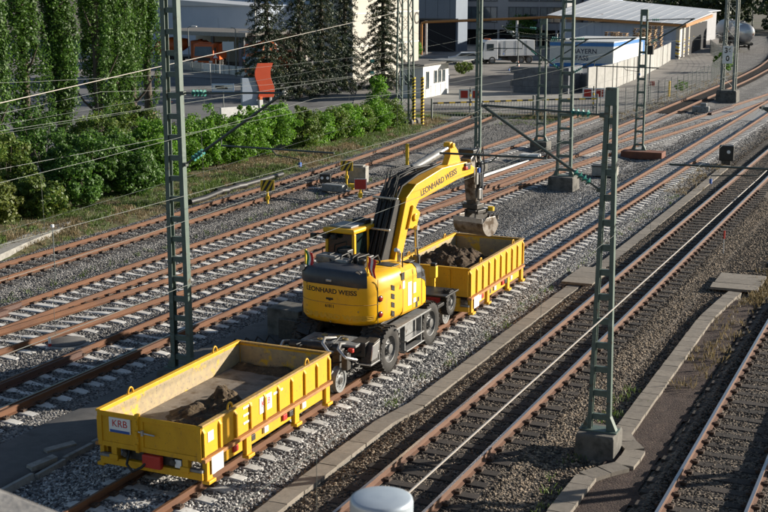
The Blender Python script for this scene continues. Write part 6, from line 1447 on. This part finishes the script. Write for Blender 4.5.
def shrub(label, x, y, w, h, mat, per=70, k=46, size=.075, name='shrub', cat='shrub', grp=None, mat2=None, dep=None):
    t = thing(name, label, cat, (x, y, -.2), 0, grp); dep = dep or w
    g = MB()
    for i in range(6): a = rng.uniform(0, 6.28); s = rng.uniform(.2, .7); g.tube([(0, 0, 0), (s * w * .3 * math.cos(a), s * dep * .3 * math.sin(a), h * .4), (s * w * .5 * math.cos(a), s * dep * .5 * math.sin(a), h * .8)], [.035, .025, .01], 5)
    g.build('stems', M_bark, t)['kind'] = 'stuff'
    d = rng.normal(0, 1, (k, 3)); d /= np.linalg.norm(d, axis=1, keepdims=True); rr = rng.uniform(.35, 1, (k, 1)) ** .5
    cen = d * rr * np.array([w / 2, dep / 2, h / 2]) * .86 + np.array([0, 0, h * .5]); cen[:, 2] = np.clip(cen[:, 2], .12, None); far_ = rng.random(k) < .2; cen[far_] = (cen[far_] - [0, 0, h * .5]) * rng.uniform(1.0, 1.3, (int(far_.sum()), 1)) + [0, 0, h * .52]; cen[:, 2] = np.clip(cen[:, 2], .1, None)
    C, N = clumps(cen, rng.uniform(.16, .5, k) * min(1, h / 2), per); N[:, 2] += .15; add_leaves(t, C, N, size, mat, 'crown')
    if mat2: cen2 = cen[rng.random(k) < .3]; C, N = clumps(cen2, np.full(len(cen2), .34), 30); add_leaves(t, C, N, size, mat2, 'pale_leaves')
# bright hedge along the verge
HX = lambda y: -36.3
lab = ['bright green hedge shrub ' + s for s in ('beside the pale green mast', 'left of the white driveway wall', 'below the lorry sign', 'below the grey pylon', 'under the wavy orange panel', 'right of the orange panel', 'with a dark hollow at its side', 'at the end of the tall hedge')]
for i in range(8): shrub(lab[i], -36.25 + rng.uniform(-.3, .3), 52.8 + i * 1.75, 3.0, 2.9 + rng.uniform(-.3, .4), LF_shr, 120, 95, .064, 'hedge_shrub', 'shrub', 'tall bright hedge', LF_mix if i < 2 else None)
lab = ['lower mixed hedge bush ' + s for s in ('next to the tall bright hedge', 'with a few yellow leaves', 'before the fallen branches', 'with a reddish sprig', 'below the spruces', 'near the striped guard posts', 'at the foot of the lattice tower')]
for i in range(7): shrub(lab[i], -35.5 + rng.uniform(-.3, .3) + i * .02, 67.4 + i * 1.9, 2.6, 2.1 + rng.uniform(-.2, .5), LF_shr if i % 2 else LF_mix, 100, 75, .062, 'hedge_bush', 'shrub', 'lower mixed hedge', LF_shr)
shrub('slender young tree rising by the lattice tower', -36.4, 79.6, 1.5, 4.0, LF_shr, 60, 40, .08, 'young_tree', 'tree', None, None)
sp = [(-36.2, 46.8, 4.2, 3.3, LF_hdg, 'large dark round bush left of the mast'), (-36.9, 49.6, 3.4, 3.0, LF_hdg, 'dark bush touching the large round bush'), (-38.0, 43.4, 3.0, 3.6, LF_mix, 'tall loose bush beside the gap in the bushes'), (-39.5, 40.2, 4.2, 4.2, LF_hdg, 'tall dark bush below the poplars'), (-38.2, 37.3, 4.0, 4.0, LF_mix, 'wide loose bush over the concrete strip'), (-35.6, 39.9, 1.9, 2.0, LF_yel, 'yellowing small bush at the verge by the gap'), (-35.0, 37.4, 2.0, 1.7, LF_mix, 'low weedy bush beside the concrete strip'), (-41.5, 46.5, 4.0, 3.6, LF_hdg, 'dark undergrowth bush behind the gap'), (-42.5, 51.5, 4.2, 3.4, LF_hdg, 'undergrowth bush under the broad poplars'), (-42.6, 56.5, 4.0, 3.2, LF_mix, 'mixed bush below the sunlit poplar'), (-43.5, 61.0, 3.6, 3.0, LF_mix, 'mixed bush at the street corner'), (-36.6, 34.2, 4.0, 3.8, LF_hdg, 'dark bush at the near end of the verge'), (-34.9, 44.2, 2.6, 2.6, LF_hdg, 'dark bush hanging over the verge edge'), (-35.0, 41.9, 2.2, 1.8, LF_mix, 'weedy bush at the foot of the gap'), (-34.8, 48.4, 2.4, 2.2, LF_hdg, 'bush before the pale green mast at the verge'), (-35.3, 51.2, 2.6, 2.5, LF_shr, 'bright bush right behind the pale green mast'), (-40.6, 36.4, 4.5, 5.2, LF_hdg, 'tall bush under the first poplar'), (-41.0, 42.5, 4.2, 4.8, LF_mix, 'tall mixed bush under the slim poplars'), (-35.2, 35.4, 2.4, 2.2, LF_mix, 'loose bush by the strip end')]
for x, y, w_, h, m, l in sp: shrub(l, x, y, w_, h, m, 105, 95, .072, 'bush', 'shrub', 'bushes below the poplars', LF_yel if m is LF_mix else None)
shrub('small pointed conifer beside the gatehouse canopy', -62.5, 148, 2.0, 3.6, LF_shr, 60, 40, .12, 'conifer', 'shrub'); shrub('round flowering bush by the parked van', -50.5, 134, 2.4, 1.5, LF_mix, 50, 30, .1, 'bush', 'shrub', None, LF_yel)
shrub('low green bush at the bend of the yard fence', -24.6, 151, 2.6, 2.4, LF_shr, 60, 40, .12, 'bush', 'shrub'); shrub('small weed bush at the fence before the concrete panels', -23.6, 121, 1.6, .9, LF_shr, 40, 20, .08, 'bush', 'shrub')
for i, (px, py, h, w_, l) in enumerate(((575, 14, 6, 7, 'green tree beyond the pipe bridge'), (522, 40, 5, 5, 'small tree before the office windows'), (545, 38, 5, 5, 'small tree at the right of the office front'))):
    q = gz(px, py + 6, -.3); t = thing('yard_tree', l, 'tree', (q.x, q.y, -.3)); trunk(t, h * .8, .16, 6, 1.6); k = 70; d = rng.normal(0, 1, (k, 3)); d /= np.linalg.norm(d, axis=1, keepdims=True)
    cen = d * rng.uniform(.4, 1, (k, 1)) ** .5 * np.array([w_ / 2, w_ / 2, h * .38]) + np.array([0, 0, h * .62]); C, N = clumps(cen, rng.uniform(.4, .8, k), 50); add_leaves(t, C, N, .16, LF_hdg)
# far belt of trees: a mass that reads as one wood
k = 1500; X = rng.uniform(-150, 60, k); Y = rng.uniform(285, 330, k) + np.abs(X + 40) * -.02; Z = rng.uniform(0, 1, k) ** .7 * (11 + 3 * np.sin(X * .13) + 2 * np.sin(X * .41))
C, N = clumps(np.stack([X, Y, Z], 1), rng.uniform(1.0, 2.0, k), 40); o = add_leaves(None, C, N, .5, LF_far, 'far_woodland'); tag(o, 'far dark green wood closing off the rail yard', 'wood', kind='stuff')
# grass on the verge
def tufts(name, label, mat, spots, hmin, hmax, per=9):
    V = []; F = []
    for (x, y, z) in spots:
        for j in range(per):
            a = random.uniform(0, 6.28); h = random.uniform(hmin, hmax); bx, by = x + random.gauss(0, .07), y + random.gauss(0, .07); l = h * random.uniform(.2, .7); w_ = .012 + h * .02; ca, sa = math.cos(a), math.sin(a); i = len(V)
            V += [(bx - sa * w_, by + ca * w_, z), (bx + sa * w_, by - ca * w_, z), (bx + ca * l * .5, by + sa * l * .5, z + h * .75), (bx + ca * l, by + sa * l, z + h)]; F += [(i, i + 1, i + 2), (i + 1, i + 3, i + 2)]
    me = bpy.data.meshes.new(name); me.from_pydata(V, [], F); me.materials.append(mat); o = bpy.data.objects.new(name, me); col.objects.link(o); tag(o, label, 'grass', kind='stuff')
GR_dry = leafmat('dry_grass', (.15, .115, .055), (.30, .23, .12), .3); GR_grn = leafmat('green_grass', (.06, .11, .02), (.14, .2, .04), .35)
sd, sg = [], []
for i in range(15000):
    y = random.uniform(26, 88); d = random.uniform(-.1, 4.6); x = xborder(y) - d; p = pix((x, y, -.2))
    if not (-60 < p[0] < 820): continue
    z = -.42 + (.2 * d if d < 1.5 else .3) - .03; nn = fbm(x, y, 3, 3, .45) + .25 * fbm(x, y, 8, 2, 2)
    (sd if nn > .03 else sg).append((x, y, z)) if random.random() < .5 - .3 * (d < .6) else None
tufts('dry_verge_grass', 'straw-coloured dry grass on the verge', GR_dry, sd, .05, .22); tufts('green_verge_grass', 'green weeds and grass on the verge', GR_grn, sg, .05, .24)
sd = [(random.gauss(-4.95, .22) , random.uniform(39.5, 47), -.30) for i in range(260)] + [(random.gauss(-11.9, .5), random.uniform(60, 71), -.3) for i in range(120)] + [(random.uniform(-24, -21.5), random.uniform(92, 150), -.3) for i in range(350)] + [(random.uniform(-30, -23), random.uniform(91, 95), -.3) for i in range(350)] + [(random.gauss(-5.3, .25), random.uniform(30, 41), -.24) for i in range(70)]
tufts('dry_trackside_grass', 'tufts of dry straw grass by the cover slabs and fence', GR_dry, sd, .05, .22, 8)
sg = [(random.uniform(-27.5, -26.5), random.uniform(28, 60), -.33) for i in range(120)] + [(random.uniform(-11.9, -11.4), random.uniform(26, 60), -.3) for i in range(60)] + [(random.gauss(-6.6, .2), random.uniform(16, 30), -.3) for i in range(50)] + [(random.uniform(-33, -24), random.uniform(86, 94), -.3) for i in range(300)]
tufts('trackside_weeds', 'scattered green weeds among the ballast', GR_grn, sg, .04, .16, 7)
